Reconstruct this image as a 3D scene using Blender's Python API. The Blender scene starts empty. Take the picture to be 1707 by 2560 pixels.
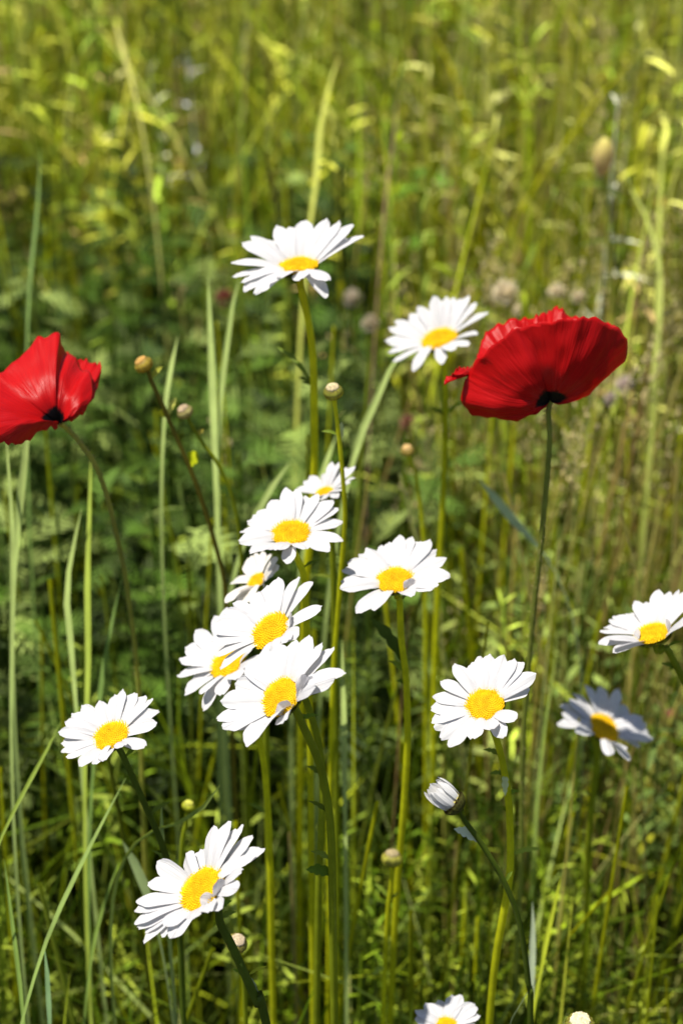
import bpy, math, random
import numpy as np
from mathutils import Vector

random.seed(7)
rng = np.random.default_rng(11)
S = bpy.context.scene
COL = S.collection
R = math.radians

# ------------------------------------------------------------------ camera
PITCH = R(33.0)
H0 = 1.05
FPX = 4267.0
cam_d = bpy.data.cameras.new('camera')
cam = bpy.data.objects.new('camera', cam_d)
COL.objects.link(cam)
cam.location = (0, 0, H0)
cam.rotation_euler = (math.pi / 2 - PITCH, 0, 0)
cam_d.sensor_fit = 'VERTICAL'
cam_d.sensor_height = 36
cam_d.sensor_width = 24
cam_d.lens = 60
cam_d.clip_start = 0.02
cam_d.clip_end = 200
cam_d.dof.use_dof = True
cam_d.dof.focus_distance = 0.725
cam_d.dof.aperture_fstop = 7.0
cam_d.dof.aperture_blades = 9
S.camera = cam

# ------------------------------------------------------------------ light
SUN = Vector((-0.265, -0.07, 0.87)).normalized()
w = bpy.data.worlds.new('World')
S.world = w
w.use_nodes = True
nt = w.node_tree
sky = nt.nodes.new('ShaderNodeTexSky')
sky.sky_type = 'NISHITA'
sky.sun_disc = False
sky.sun_elevation = math.asin(SUN.z)
sky.sun_rotation = math.atan2(SUN.x, SUN.y)
bg = nt.nodes['Background']
nt.links.new(sky.outputs[0], bg.inputs[0])
bg.inputs[1].default_value = 0.068
sl = bpy.data.lights.new('sun', 'SUN')
sl.energy = 5.0
sl.angle = R(0.53)
sl.color = (1.0, 0.95, 0.85)
so = bpy.data.objects.new('sun', sl)
COL.objects.link(so)
so.rotation_euler = SUN.to_track_quat('Z', 'Y').to_euler()
so.location = (-1, 1, 3)
S.view_settings.view_transform = 'Standard'
S.view_settings.look = 'None'
S.view_settings.exposure = 0.60
S.view_settings.gamma = 1.0
S.cycles.max_bounces = 6
S.cycles.diffuse_bounces = 2
S.cycles.transmission_bounces = 6
S.cycles.sample_clamp_indirect = 6
S.cycles.use_denoising = True

CAM = np.array([0, 0, H0])
RT = np.array([1.0, 0, 0])
UP = np.array([0, math.sin(PITCH), math.cos(PITCH)])
FW = np.array([0, math.cos(PITCH), -math.sin(PITCH)])


def ray(px, py):
    return RT * (px - 853.5) / FPX + UP * (1280 - py) / FPX + FW


def P(px, py, d):
    return CAM + ray(px, py) * d


def PY(px, py, Y):
    r = ray(px, py)
    return CAM + r * (Y / r[1])


def nz(v):
    v = np.asarray(v, float)
    return v / (np.linalg.norm(v) + 1e-12)


# ------------------------------------------------------------------ materials
def mat(name):
    m = bpy.data.materials.new(name)
    m.use_nodes = True
    t = m.node_tree
    t.nodes.clear()
    out = t.nodes.new('ShaderNodeOutputMaterial')
    return m, t, out


def N(t, kind, **kw):
    n = t.nodes.new(kind)
    for k, v in kw.items():
        setattr(n, k, v)
    return n


def leafy(name, trans=0.45, rough=0.45, spec=0.4, noise_scale=90, bump=0.25, sat=1.15, tboost=1.5, veins=False):
    """leaf matter: colour from the plant's own 'tint', light passing through it"""
    m, t, out = mat(name)
    L = t.links.new
    a = N(t, 'ShaderNodeAttribute', attribute_name='tint')
    tc = N(t, 'ShaderNodeTexCoord')
    nz_ = N(t, 'ShaderNodeTexNoise')
    nz_.inputs['Scale'].default_value = noise_scale
    nz_.inputs['Detail'].default_value = 3
    L(tc.outputs['Object'], nz_.inputs['Vector'])
    mr = N(t, 'ShaderNodeMapRange')
    mr.inputs['To Min'].default_value = 0.62
    mr.inputs['To Max'].default_value = 1.38
    L(nz_.outputs['Fac'], mr.inputs['Value'])
    mx = N(t, 'ShaderNodeVectorMath', operation='SCALE')
    L(a.outputs['Color'], mx.inputs[0])
    L(mr.outputs[0], mx.inputs['Scale'])
    pb = N(t, 'ShaderNodeBsdfPrincipled')
    L(mx.outputs[0], pb.inputs['Base Color'])
    pb.inputs['Roughness'].default_value = rough
    pb.inputs['Specular IOR Level'].default_value = spec
    tr = N(t, 'ShaderNodeBsdfTranslucent')
    hs = N(t, 'ShaderNodeHueSaturation')
    hs.inputs['Saturation'].default_value = sat
    hs.inputs['Value'].default_value = tboost
    hs.inputs['Hue'].default_value = 0.49
    L(mx.outputs[0], hs.inputs['Color'])
    L(hs.outputs[0], tr.inputs['Color'])
    ms = N(t, 'ShaderNodeMixShader')
    ms.inputs[0].default_value = trans
    L(pb.outputs[0], ms.inputs[1])
    L(tr.outputs[0], ms.inputs[2])
    L(ms.outputs[0], out.inputs[0])
    if bump:
        bp = N(t, 'ShaderNodeBump')
        bp.inputs['Strength'].default_value = bump
        bp.inputs['Distance'].default_value = 0.0006
        if veins:
            uv = N(t, 'ShaderNodeUVMap')
            mp = N(t, 'ShaderNodeMapping')
            mp.inputs['Scale'].default_value = (26, 0.6, 1)
            n2 = N(t, 'ShaderNodeTexNoise')
            n2.inputs['Scale'].default_value = 1.0
            L(uv.outputs[0], mp.inputs[0])
            L(mp.outputs[0], n2.inputs['Vector'])
            L(n2.outputs['Fac'], bp.inputs['Height'])
        else:
            L(nz_.outputs['Fac'], bp.inputs['Height'])
        L(bp.outputs[0], pb.inputs['Normal'])
    return m


M_GRASS = leafy('grass_leaf', 0.28, 0.5, 0.10, 60)
M_HERB = leafy('herb_leaf', 0.20, 0.55, 0.12, 110, 0.4)
M_STEM = leafy('green_stem', 0.34, 0.45, 0.2, 120, 0.3, tboost=1.4)
M_DRY = leafy('dry_grass', 0.3, 0.7, 0.2, 120)
M_DISC = leafy('yellow_florets', 0.25, 0.7, 0.15, 420, 0.5, sat=1.0, tboost=1.0)
M_PETAL = leafy('white_petal', 0.30, 0.6, 0.2, 160, 0.8, sat=1.0, tboost=0.95, veins=True)
# petals vary very little in tone
for n_ in M_PETAL.node_tree.nodes:
    if n_.type == 'MAP_RANGE':
        n_.inputs['To Min'].default_value = 0.94
        n_.inputs['To Max'].default_value = 1.04


def poppy_mat():
    m, t, out = mat('poppy_petal')
    L = t.links.new
    uv = N(t, 'ShaderNodeUVMap')
    sp = N(t, 'ShaderNodeSeparateXYZ')
    L(uv.outputs[0], sp.inputs[0])
    mp = N(t, 'ShaderNodeMapping')
    mp.inputs['Scale'].default_value = (38, 2.2, 1)
    L(uv.outputs[0], mp.inputs[0])
    n1 = N(t, 'ShaderNodeTexNoise')
    n1.inputs['Scale'].default_value = 1.0
    n1.inputs['Detail'].default_value = 4
    L(mp.outputs[0], n1.inputs['Vector'])
    cr = N(t, 'ShaderNodeValToRGB')
    cr.color_ramp.elements[0].color = (0.55, 0.004, 0.006, 1)
    cr.color_ramp.elements[1].color = (0.66, 0.008, 0.008, 1)
    cr.color_ramp.elements[0].position = 0.3
    cr.color_ramp.elements[1].position = 0.7
    L(n1.outputs['Fac'], cr.inputs[0])
    # dark blotch the petal carries at its base
    n2 = N(t, 'ShaderNodeTexNoise')
    n2.inputs['Scale'].default_value = 14
    L(uv.outputs[0], n2.inputs['Vector'])
    ma = N(t, 'ShaderNodeMath', operation='MULTIPLY_ADD')
    ma.inputs[1].default_value = 0.10
    L(n2.outputs['Fac'], ma.inputs[0])
    L(sp.outputs[1], ma.inputs[2])
    rp = N(t, 'ShaderNodeMapRange')
    rp.inputs['From Min'].default_value = 0.185
    rp.inputs['From Max'].default_value = 0.215
    L(ma.outputs[0], rp.inputs['Value'])
    mc = N(t, 'ShaderNodeMix', data_type='RGBA')
    mc.inputs[6].default_value = (0.006, 0.006, 0.008, 1)
    L(rp.outputs[0], mc.inputs[0])
    L(cr.outputs[0], mc.inputs[7])
    pb = N(t, 'ShaderNodeBsdfPrincipled')
    L(mc.outputs[2], pb.inputs['Base Color'])
    pb.inputs['Roughness'].default_value = 0.4
    pb.inputs['Specular IOR Level'].default_value = 0.3
    tr = N(t, 'ShaderNodeBsdfTranslucent')
    L(mc.outputs[2], tr.inputs['Color'])
    ms = N(t, 'ShaderNodeMixShader')
    ms.inputs[0].default_value = 0.5
    bp = N(t, 'ShaderNodeBump')
    bp.inputs['Strength'].default_value = 0.45
    bp.inputs['Distance'].default_value = 0.0016
    L(n1.outputs['Fac'], bp.inputs['Height'])
    L(bp.outputs[0], pb.inputs['Normal'])
    L(bp.outputs[0], tr.inputs['Normal'])
    L(pb.outputs[0], ms.inputs[1])
    L(tr.outputs[0], ms.inputs[2])
    L(ms.outputs[0], out.inputs[0])
    return m


M_POPPY = poppy_mat()


def soil_mat():
    m, t, out = mat('soil')
    L = t.links.new
    tc = N(t, 'ShaderNodeTexCoord')
    n1 = N(t, 'ShaderNodeTexNoise')
    n1.inputs['Scale'].default_value = 35
    n1.inputs['Detail'].default_value = 6
    L(tc.outputs['Object'], n1.inputs['Vector'])
    cr = N(t, 'ShaderNodeValToRGB')
    cr.color_ramp.elements[0].color = (0.008, 0.008, 0.004, 1)
    cr.color_ramp.elements[1].color = (0.035, 0.030, 0.014, 1)
    L(n1.outputs['Fac'], cr.inputs[0])
    pb = N(t, 'ShaderNodeBsdfPrincipled')
    pb.inputs['Roughness'].default_value = 0.95
    L(cr.outputs[0], pb.inputs['Base Color'])
    bp = N(t, 'ShaderNodeBump')
    bp.inputs['Distance'].default_value = 0.01
    L(n1.outputs['Fac'], bp.inputs['Height'])
    L(bp.outputs[0], pb.inputs['Normal'])
    L(pb.outputs[0], out.inputs[0])
    return m


M_SOIL = soil_mat()


# ------------------------------------------------------------------ mesh building
class MB:
    """collects quads/triangles in world space, links them as ONE object"""

    def __init__(s):
        s.v, s.q, s.t, s.c, s.uv, s.n = [], [], [], [], [], 0

    def add(s, v, q, col, uv=None, tri=False):
        v = np.asarray(v, float).reshape(-1, 3)
        q = np.asarray(q, int)
        c = np.asarray(col, float)
        if c.ndim == 1:
            c = np.tile(c, (len(v), 1))
        s.v.append(v)
        (s.t if tri else s.q).append(q + s.n)
        s.c.append(c)
        s.uv.append(np.zeros((len(v), 2)) if uv is None else np.asarray(uv, float).reshape(-1, 2))
        s.n += len(v)

    def strips(s, paths, width, side, col, fold=0.15, across=3):
        """n leaves: paths [n,k,3], width [n,k] (full), side [n,3] or [n,k,3], col [n,3] or [n,k,3]"""
        paths = np.asarray(paths, float)
        n, k = paths.shape[:2]
        width = np.broadcast_to(width, (n, k))
        side = np.asarray(side, float)
        if side.ndim == 2:
            side = np.repeat(side[:, None], k, 1)
        tan = np.gradient(paths, axis=1)
        tan /= np.linalg.norm(tan, axis=2, keepdims=True) + 1e-12
        side = side - (side * tan).sum(2, keepdims=True) * tan
        side /= np.linalg.norm(side, axis=2, keepdims=True) + 1e-12
        nor = np.cross(side, tan)
        us = np.linspace(-1, 1, across)
        pts = paths[:, :, None] + side[:, :, None] * (us[None, None, :, None] * width[:, :, None, None] / 2) \
            + nor[:, :, None] * (np.abs(us)[None, None, :, None] * width[:, :, None, None] * fold)
        col = np.asarray(col, float)
        if col.ndim == 1:
            col = np.tile(col, (n, 1))
        if col.ndim == 2:
            col = np.repeat(col[:, None], k, 1)
        cc = np.repeat(col[:, :, None], across, 2)
        vi = np.arange(k - 1)[:, None] * across + np.arange(across - 1)[None]
        f = np.stack([vi, vi + 1, vi + across + 1, vi + across], -1).reshape(-1, 4)
        F = (f[None] + (np.arange(n) * k * across)[:, None, None]).reshape(-1, 4)
        U = np.zeros((n, k, across, 2))
        U[..., 0] = (us[None, None] + 1) / 2 + np.arange(n)[:, None, None] * 1.37
        U[..., 1] = np.linspace(0, 1, k)[None, :, None]
        s.add(pts, F, cc.reshape(-1, 3), U)

    def tubes(s, paths, rad, col, sides=6, ridge=0.0):
        paths = np.asarray(paths, float)
        n, k = paths.shape[:2]
        rad = np.broadcast_to(rad, (n, k))
        tan = np.gradient(paths, axis=1)
        tan /= np.linalg.norm(tan, axis=2, keepdims=True) + 1e-12
        ref = np.zeros_like(tan)
        ref[..., 0] = 1.0
        ref[..., 1] = 0.13
        a = np.cross(tan, ref)
        a /= np.linalg.norm(a, axis=2, keepdims=True) + 1e-12
        b = np.cross(tan, a)
        th = np.arange(sides) * 2 * math.pi / sides
        rr = 1 + ridge * np.cos(np.arange(sides) * math.pi)
        pts = paths[:, :, None] + (a[:, :, None] * np.cos(th)[None, None, :, None] + b[:, :, None] * np.sin(th)[None, None, :, None]) * rad[:, :, None, None] * rr[None, None, :, None]
        col = np.asarray(col, float)
        if col.ndim == 1:
            col = np.tile(col, (n, 1))
        if col.ndim == 2:
            col = np.repeat(col[:, None], k, 1)
        cc = np.repeat(col[:, :, None], sides, 2)
        i = np.arange(k - 1)[:, None] * sides
        j = np.arange(sides)[None]
        j2 = (j + 1) % sides
        f = np.stack([i + j, i + j2, i + sides + j2, i + sides + j], -1).reshape(-1, 4)
        F = (f[None] + (np.arange(n) * k * sides)[:, None, None]).reshape(-1, 4)
        s.add(pts, F, cc.reshape(-1, 3))

    def blobs(s, cen, r, col, axis=None, stretch=1.0, sub=1):
        """small rounded grains at cen [n,3]"""
        cen = np.asarray(cen, float)
        n = len(cen)
        r = np.broadcast_to(np.asarray(r, float), (n,))
        nl, na = 4, 6
        vs = [(0, 0, -1)]
        for i in range(1, nl):
            ph = -math.pi / 2 + math.pi * i / nl
            for j in range(na):
                th = 2 * math.pi * j / na
                vs.append((math.cos(ph) * math.cos(th), math.cos(ph) * math.sin(th), math.sin(ph)))
        vs.append((0, 0, 1))
        vs = np.array(vs)
        tr = []
        for j in range(na):
            tr.append((0, 1 + (j + 1) % na, 1 + j))
            b = 1 + (nl - 2) * na
            tr.append((len(vs) - 1, b + j, b + (j + 1) % na))
            for i in range(nl - 2):
                p, q = 1 + i * na + j, 1 + i * na + (j + 1) % na
                tr.append((p, q, q + na))
                tr.append((p, q + na, p + na))
        tr = np.array(tr)
        ax = np.tile((0, 0, 1.0), (n, 1)) if axis is None else np.broadcast_to(np.asarray(axis, float), (n, 3))
        ref = np.tile((0.31, 0.95, 0.02), (n, 1))
        a = np.cross(ax, ref)
        a /= np.linalg.norm(a, axis=1, keepdims=True) + 1e-9
        b = np.cross(ax, a)
        pts = cen[:, None] + (a[:, None] * vs[None, :, 0:1] + b[:, None] * vs[None, :, 1:2] + ax[:, None] * vs[None, :, 2:3] * stretch) * r[:, None, None]
        col = np.asarray(col, float)
        if col.ndim == 1:
            col = np.tile(col, (n, 1))
        F = (tr[None] + (np.arange(n) * len(vs))[:, None, None]).reshape(-1, 3)
        s.add(pts, F, np.repeat(col, len(vs), 0), tri=True)

    def build(s, name, m, parent=None, smooth=True):
        me = bpy.data.meshes.new(name)
        v = np.concatenate(s.v)
        o = bpy.data.objects.new(name, me)
        COL.objects.link(o)
        if parent is not None:
            o.parent = parent
            w_ = np.zeros(3)
            p = parent
            while p is not None:
                w_ += np.array(p.location)
                p = p.parent
            v = v - w_
        nq = sum(len(x) for x in s.q)
        ntr = sum(len(x) for x in s.t)
        me.vertices.add(len(v))
        me.vertices.foreach_set('co', v.ravel())
        loops = []
        if nq:
            loops.append(np.concatenate(s.q).ravel())
        if ntr:
            loops.append(np.concatenate(s.t).ravel())
        loops = np.concatenate(loops)
        me.loops.add(len(loops))
        me.loops.foreach_set('vertex_index', loops)
        me.polygons.add(nq + ntr)
        st = np.concatenate([np.arange(nq) * 4, nq * 4 + np.arange(ntr) * 3])
        me.polygons.foreach_set('loop_start', st)
        me.polygons.foreach_set('loop_total', np.concatenate([np.full(nq, 4), np.full(ntr, 3)]))
        me.update(calc_edges=True)
        c = np.concatenate(s.c)
        at = me.attributes.new('tint', 'FLOAT_COLOR', 'POINT')
        at.data.foreach_set('color', np.hstack([c, np.ones((len(c), 1))]).ravel())
        uvl = me.uv_layers.new(name='UVMap')
        uvl.data.foreach_set('uv', np.concatenate(s.uv)[loops].ravel())
        if smooth:
            me.polygons.foreach_set('use_smooth', np.ones(nq + ntr, bool))
        me.materials.append(m)
        return o


def tag(o, label=None, cat=None, group=None, kind=None):
    if label:
        o['label'] = label
    if cat:
        o['category'] = cat
    if group:
        o['group'] = group
    if kind:
        o['kind'] = kind
    return o


def empty(name, loc):
    o = bpy.data.objects.new(name, None)
    COL.objects.link(o)
    o.location = tuple(loc)
    o.empty_display_size = 0.02
    return o


def catmull(pts, m):
    """smooth resampling of a polyline, m points"""
    p = np.asarray(pts, float)
    if len(p) == 2:
        t = np.linspace(0, 1, m)[:, None]
        return p[0] * (1 - t) + p[1] * t
    q = np.vstack([2 * p[0] - p[1], p, 2 * p[-1] - p[-2]])
    out = []
    for t in np.linspace(0, len(p) - 1 - 1e-6, m):
        i = int(t)
        f = t - i
        a, b, c, d = q[i], q[i + 1], q[i + 2], q[i + 3]
        out.append(0.5 * ((2 * b) + (c - a) * f + (2 * a - 5 * b + 4 * c - d) * f * f + (3 * b - a - 3 * c + d) * f ** 3))
    return np.array(out)


def jit(c, a=0.12):
    k = 1 + rng.uniform(-a, a)
    return np.clip(np.array(c) * k * (1 + rng.uniform(-a * 0.4, a * 0.4, 3)), 0, 1)


STEM_LIME = (0.60, 0.62, 0.014)
STEM_GREEN = (0.28, 0.33, 0.014)
STEM_DARK = (0.11, 0.16, 0.014)
LEAF_GREEN = (0.15, 0.21, 0.022)


def stem_path(start, pix, Y, bend=0.0, end_extra=True):
    """from a 3D start through pixels in the upright plane of distance Y down to the ground"""
    pts = [np.array(start)]
    for i, (x, y) in enumerate(pix):
        f = (i + 1) / len(pix)
        pts.append(PY(x, y, Y + bend * f))
    a, b = pts[-2], pts[-1]
    if b[2] > 0.0 and end_extra:
        dz = b[2]
        dirn = (b - a) / max(1e-6, (a[2] - b[2]))
        dirn = np.clip(dirn, -0.5, 0.5)
        pts.append(b + np.array([dirn[0] * 0.5, dirn[1] * 0.3, -1]) * dz * 0.5)
        pts.append(np.array([pts[-1][0] + dirn[0] * 0.1 * dz, pts[-1][1], -0.002]))
    return np.array(pts)


def build_stem(root, path, r0, r1, col, name='stem', hairy=False, leaves=(), m=44, stem_leaf_col=LEAF_GREEN, auto=0):
    c = catmull(path, m)
    b = MB()
    rad = np.linspace(r0, r1, m)
    rad[0:2] *= 1.15
    cc = np.tile(np.array(col), (m, 1)) * (1 + 0.12 * np.sin(np.linspace(0, 9, m) + rng.uniform(0, 6)))[:, None]
    b.tubes([c], [rad], cc[None], sides=12, ridge=0.07)
    o = b.build(name, M_STEM, root)
    if hairy:
        hb = MB()
        n = 420
        i = rng.integers(0, int(m * 0.75), n)
        f = rng.random(n)[:, None]
        p = c[i] * (1 - f) + c[i + 1] * f
        d = rng.normal(size=(n, 3))
        d[:, 2] *= 0.35
        d /= np.linalg.norm(d, axis=1, keepdims=True)
        ln = rng.uniform(0.002, 0.0042, n)[:, None]
        paths = np.stack([p, p + d * ln * 0.5, p + d * ln + np.array([0, 0, 0.0004])], 1)
        hb.tubes(paths, np.tile([0.00016, 0.0001, 0.00004], (n, 1)), np.tile((0.42, 0.36, 0.16), (n, 1)), sides=3)
        tag(hb.build('hair', M_DRY, o), kind='stuff')
    for q_ in range(auto):
        k_ = int(m * rng.uniform(0.12, 0.6))
        a = c[k_]
        sx = 1 if rng.random() < 0.5 else -1
        ln = rng.uniform(0.006, 0.013)
        tip = a + RT * sx * ln * 0.8 + UP * ln * rng.uniform(0.1, 0.7) - FW * ln * rng.uniform(-0.5, 0.5)
        pth = catmull([a, (a + tip) / 2 + UP * 0.001, tip], 10)
        ww = rng.uniform(0.0012, 0.0028) * np.sin(np.linspace(0.3, math.pi - 0.05, 10)) ** 0.8 * (1 + 0.2 * np.sign(np.sin(np.arange(10) * 2.3)))
        lb = MB()
        lb.strips([pth], [ww], [nz(np.cross(tip - a, -FW) + UP * 0.002)], [jit(LEAF_GREEN, 0.3)], fold=0.15, across=5)
        lb.build('leaf', M_HERB, o)
    for (i, tip_px, tip_y, dd, wd, lc) in leaves:
        if i > 1:
            py_ = 1280 - FPX * ((c - CAM) @ UP) / ((c - CAM) @ FW)
            k_ = int(np.argmin(np.abs(py_ - i)))
        else:
            k_ = min(m - 1, int(i * m))
        a = c[k_]
        dep = (a - CAM) @ FW
        tip = P(tip_px, tip_y, dep + dd)
        mid = (a + tip) / 2 + np.array([0, 0, 0.12 * np.linalg.norm(tip - a)])
        pth = catmull([a, mid, tip], 12)
        ww = wd * np.sin(np.linspace(0.22, math.pi - 0.05, 12)) ** 0.8
        ww *= 1 + 0.18 * np.sign(np.sin(np.arange(12) * 2.2))
        lb = MB()
        lb.strips([pth], [ww], [nz(np.cross(tip - a, -FW) + np.array([0, 0.3, 0.3]) * np.linalg.norm(tip - a))], [lc], fold=0.12, across=5)
        lb.build('leaf', M_HERB, o)
    return o, c


def ground_root(path):
    p = path[-1]
    return (p[0], p[1], 0.0)


# ------------------------------------------------------------------ daisy
def petal(mb_root, base, tip, nrm, W, arch, twist, col, name='petal', sidebias=None):
    nu, nv = 9, 15
    L = np.linalg.norm(tip - base)
    mid = (base + tip) / 2 + nrm * arch * L
    v = np.linspace(0, 1, nv)
    u = np.linspace(-1, 1, nu)
    T0 = nz(tip - base)
    side = nz(np.cross(T0, nrm))
    if not np.isfinite(side).all() or np.linalg.norm(np.cross(T0, nrm)) < 0.15:
        side = nz(np.cross(T0, -FW))
    nn = np.cross(side, T0)
    side = side * math.cos(twist) + nn * math.sin(twist)
    camber = rng.uniform(-0.10, 0.16)
    notch = rng.uniform(0.015, 0.05)
    ph = rng.uniform(-0.35, 0.35)
    asym = rng.uniform(-0.06, 0.06)
    wave = rng.uniform(0, 6.28)
    wamp = rng.uniform(0.0, 0.03)
    V, U = np.meshgrid(v, u, indexing='ij')
    s = V * (1 - 0.17 * np.abs(U) ** 3.2 + asym * U - notch * (0.5 - 0.5 * np.cos((U + ph) * 2.2 * math.pi)) * V ** 6)
    wp = (0.58 + 0.42 * np.sin(np.clip(s * 1.12 + 0.04, 0, 1) ** 0.85 * math.pi / 2 * 1.25) ** 1.0) * np.clip((1.12 - s) / 0.42, 0, 1) ** 0.55
    c = ((1 - s) ** 2)[..., None] * base + (2 * s * (1 - s))[..., None] * mid + (s ** 2)[..., None] * tip
    tan = 2 * (1 - s)[..., None] * (mid - base) + 2 * s[..., None] * (tip - mid)
    tan /= np.linalg.norm(tan, axis=-1, keepdims=True) + 1e-12
    nl = np.cross(side, tan)
    groove = 0.030 * np.cos(U * 2.1 * math.pi) * np.clip(s * 3, 0, 1)
    off = (camber * (1 - U ** 2) + groove + wamp * np.sin(3.5 * V + wave) * U) * W
    pts = c + side * (U * wp * W / 2)[..., None] + nl * off[..., None]
    b = MB()
    vi = np.arange(nv - 1)[:, None] * nu + np.arange(nu - 1)[None]
    f = np.stack([vi, vi + 1, vi + nu + 1, vi + nu], -1).reshape(-1, 4)
    uv = np.stack([(U + 1) / 2 + rng.integers(0, 50), V], -1)
    # young end of the petal is faintly greenish-yellow where it joins the disc
    cc = np.array(col)[None, None] * np.ones((nv, nu, 1))
    yb = np.clip(1 - V / 0.12, 0, 1)[..., None]
    cc = cc * (1 - 0.35 * yb) + np.array((0.75, 0.7, 0.35)) * 0.35 * yb
    b.add(pts, f, cc.reshape(-1, 3), uv)
    return b.build(name, M_PETAL, mb_root)


def make_disc(root, C, n, u, v, rd, florets=230, dome=0.26, col=(0.84, 0.53, 0.007), name='disc'):
    b = MB()
    nr, na = 8, 32
    pts, cols = [], []
    for i in range(nr + 1):
        q = i / nr
        h = dome * (1 - q ** 2.4) - 0.10 * math.exp(-(q / 0.22) ** 2)
        for j in range(na):
            th = 2 * math.pi * j / na
            pts.append(C + rd * (q * math.cos(th) * u + q * math.sin(th) * v + h * n))
            cols.append(np.array(col) * (0.82 + 0.10 * q))
    f = []
    for i in range(nr):
        for j in range(na):
            f.append((i * na + j, i * na + (j + 1) % na, (i + 1) * na + (j + 1) % na, (i + 1) * na + j))
    # underside
    b.add(pts, f, np.array(cols))
    k = np.arange(florets)
    q = np.sqrt((k + 0.5) / florets)
    th = k * 2.39996
    h = dome * (1 - q ** 2.4) - 0.10 * np.exp(-(q / 0.22) ** 2)
    cen = C + rd * ((q * np.cos(th))[:, None] * u + (q * np.sin(th))[:, None] * v + h[:, None] * n)
    ax = nz(n)[None] + 0.55 * (q ** 2)[:, None] * (np.cos(th)[:, None] * u + np.sin(th)[:, None] * v)
    ax = ax / np.linalg.norm(ax, axis=1, keepdims=True)
    sp = rd * 1.75 / math.sqrt(florets)
    r = sp * (0.42 + 0.10 * (q > 0.72) + rng.uniform(-0.05, 0.08, florets))
    cc = np.array(col)[None] * (0.85 + 0.25 * q[:, None] + rng.uniform(-0.08, 0.1, (florets, 1)))
    cc[:, 1] *= 0.92 + 0.14 * q
    b.blobs(cen, r, np.clip(cc, 0, 0.95), axis=ax, stretch=1.5)
    # open rim florets with their styles standing up
    m_ = q > 0.86
    c2 = cen[m_] + ax[m_] * sp * 0.9
    b.blobs(c2, sp * 0.22, np.clip(cc[m_] * 1.05, 0, 0.95), axis=ax[m_], stretch=2.6)
    return b.build(name, M_DISC, root)


def make_bracts(root, C, n, u, v, rd, depth=0.55, scales=34, c1=(0.16, 0.2, 0.03), edge=(0.06, 0.045, 0.015), name='bracts'):
    """green cup of overlapping scales under the flower head"""
    b = MB()
    prof = [(0.20, -depth * 1.0), (0.5, -depth * 0.92), (0.82, -depth * 0.62), (1.0, -depth * 0.25), (1.03, -0.02)]
    na = 24
    pts = []
    for (rr, h) in prof:
        for j in range(na):
            th = 2 * math.pi * j / na
            pts.append(C + rd * (rr * (math.cos(th) * u + math.sin(th) * v) + h * n))
    f = []
    for i in range(len(prof) - 1):
        for j in range(na):
            f.append((i * na + j, i * na + (j + 1) % na, (i + 1) * na + (j + 1) % na, (i + 1) * na + j))
    b.add(pts, f, np.array(c1) * 0.8)
    paths, wd, sd, cc = [], [], [], []
    for row, (s0, s1, off) in enumerate([(0.0, 0.62, 0), (0.25, 0.85, 0.5), (0.5, 1.04, 0)]):
        m_ = scales // 3
        for j in range(m_):
            th = 2 * math.pi * (j + off) / m_ + rng.uniform(-0.05, 0.05)
            rad = math.cos(th) * u + math.sin(th) * v
            pp = []
            for t in np.linspace(s0, s1, 7):
                x = t * (len(prof) - 1)
                i = min(int(x), len(prof) - 2)
                g = x - i
                rr = prof[i][0] * (1 - g) + prof[i + 1][0] * g
                h = prof[i][1] * (1 - g) + prof[i + 1][1] * g
                pp.append(C + rd * ((rr + 0.05 + 0.02 * row * 0) * rad + h * n))
            paths.append(pp)
            wd.append(rd * 0.42 * np.array([0.8, 1, 1.05, 1, 0.85, 0.6, 0.15]))
            sd.append(nz(np.cross(rad, n)))
            k = rng.uniform(0.8, 1.2)
            cc.append([np.array(c1) * k] * 4 + [np.array(c1) * 0.7 * k, np.array(edge), np.array(edge)])
    b.strips(paths, wd, np.array(sd), np.array(cc), fold=-0.08, across=3)
    return b.build(name, M_STEM, root)


def frame(ang, ratio):
    """disc normal from its outline: major axis angle (deg, counter-clockwise in the picture) and minor/major"""
    a = R(ang)
    u = RT * math.cos(a) + UP * math.sin(a)
    perp = -RT * math.sin(a) + UP * math.cos(a)
    s = math.sqrt(max(0, 1 - ratio ** 2))
    n = perp * s - FW * ratio
    v = np.cross(n, u)
    return nz(u), nz(v), nz(n)


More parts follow.
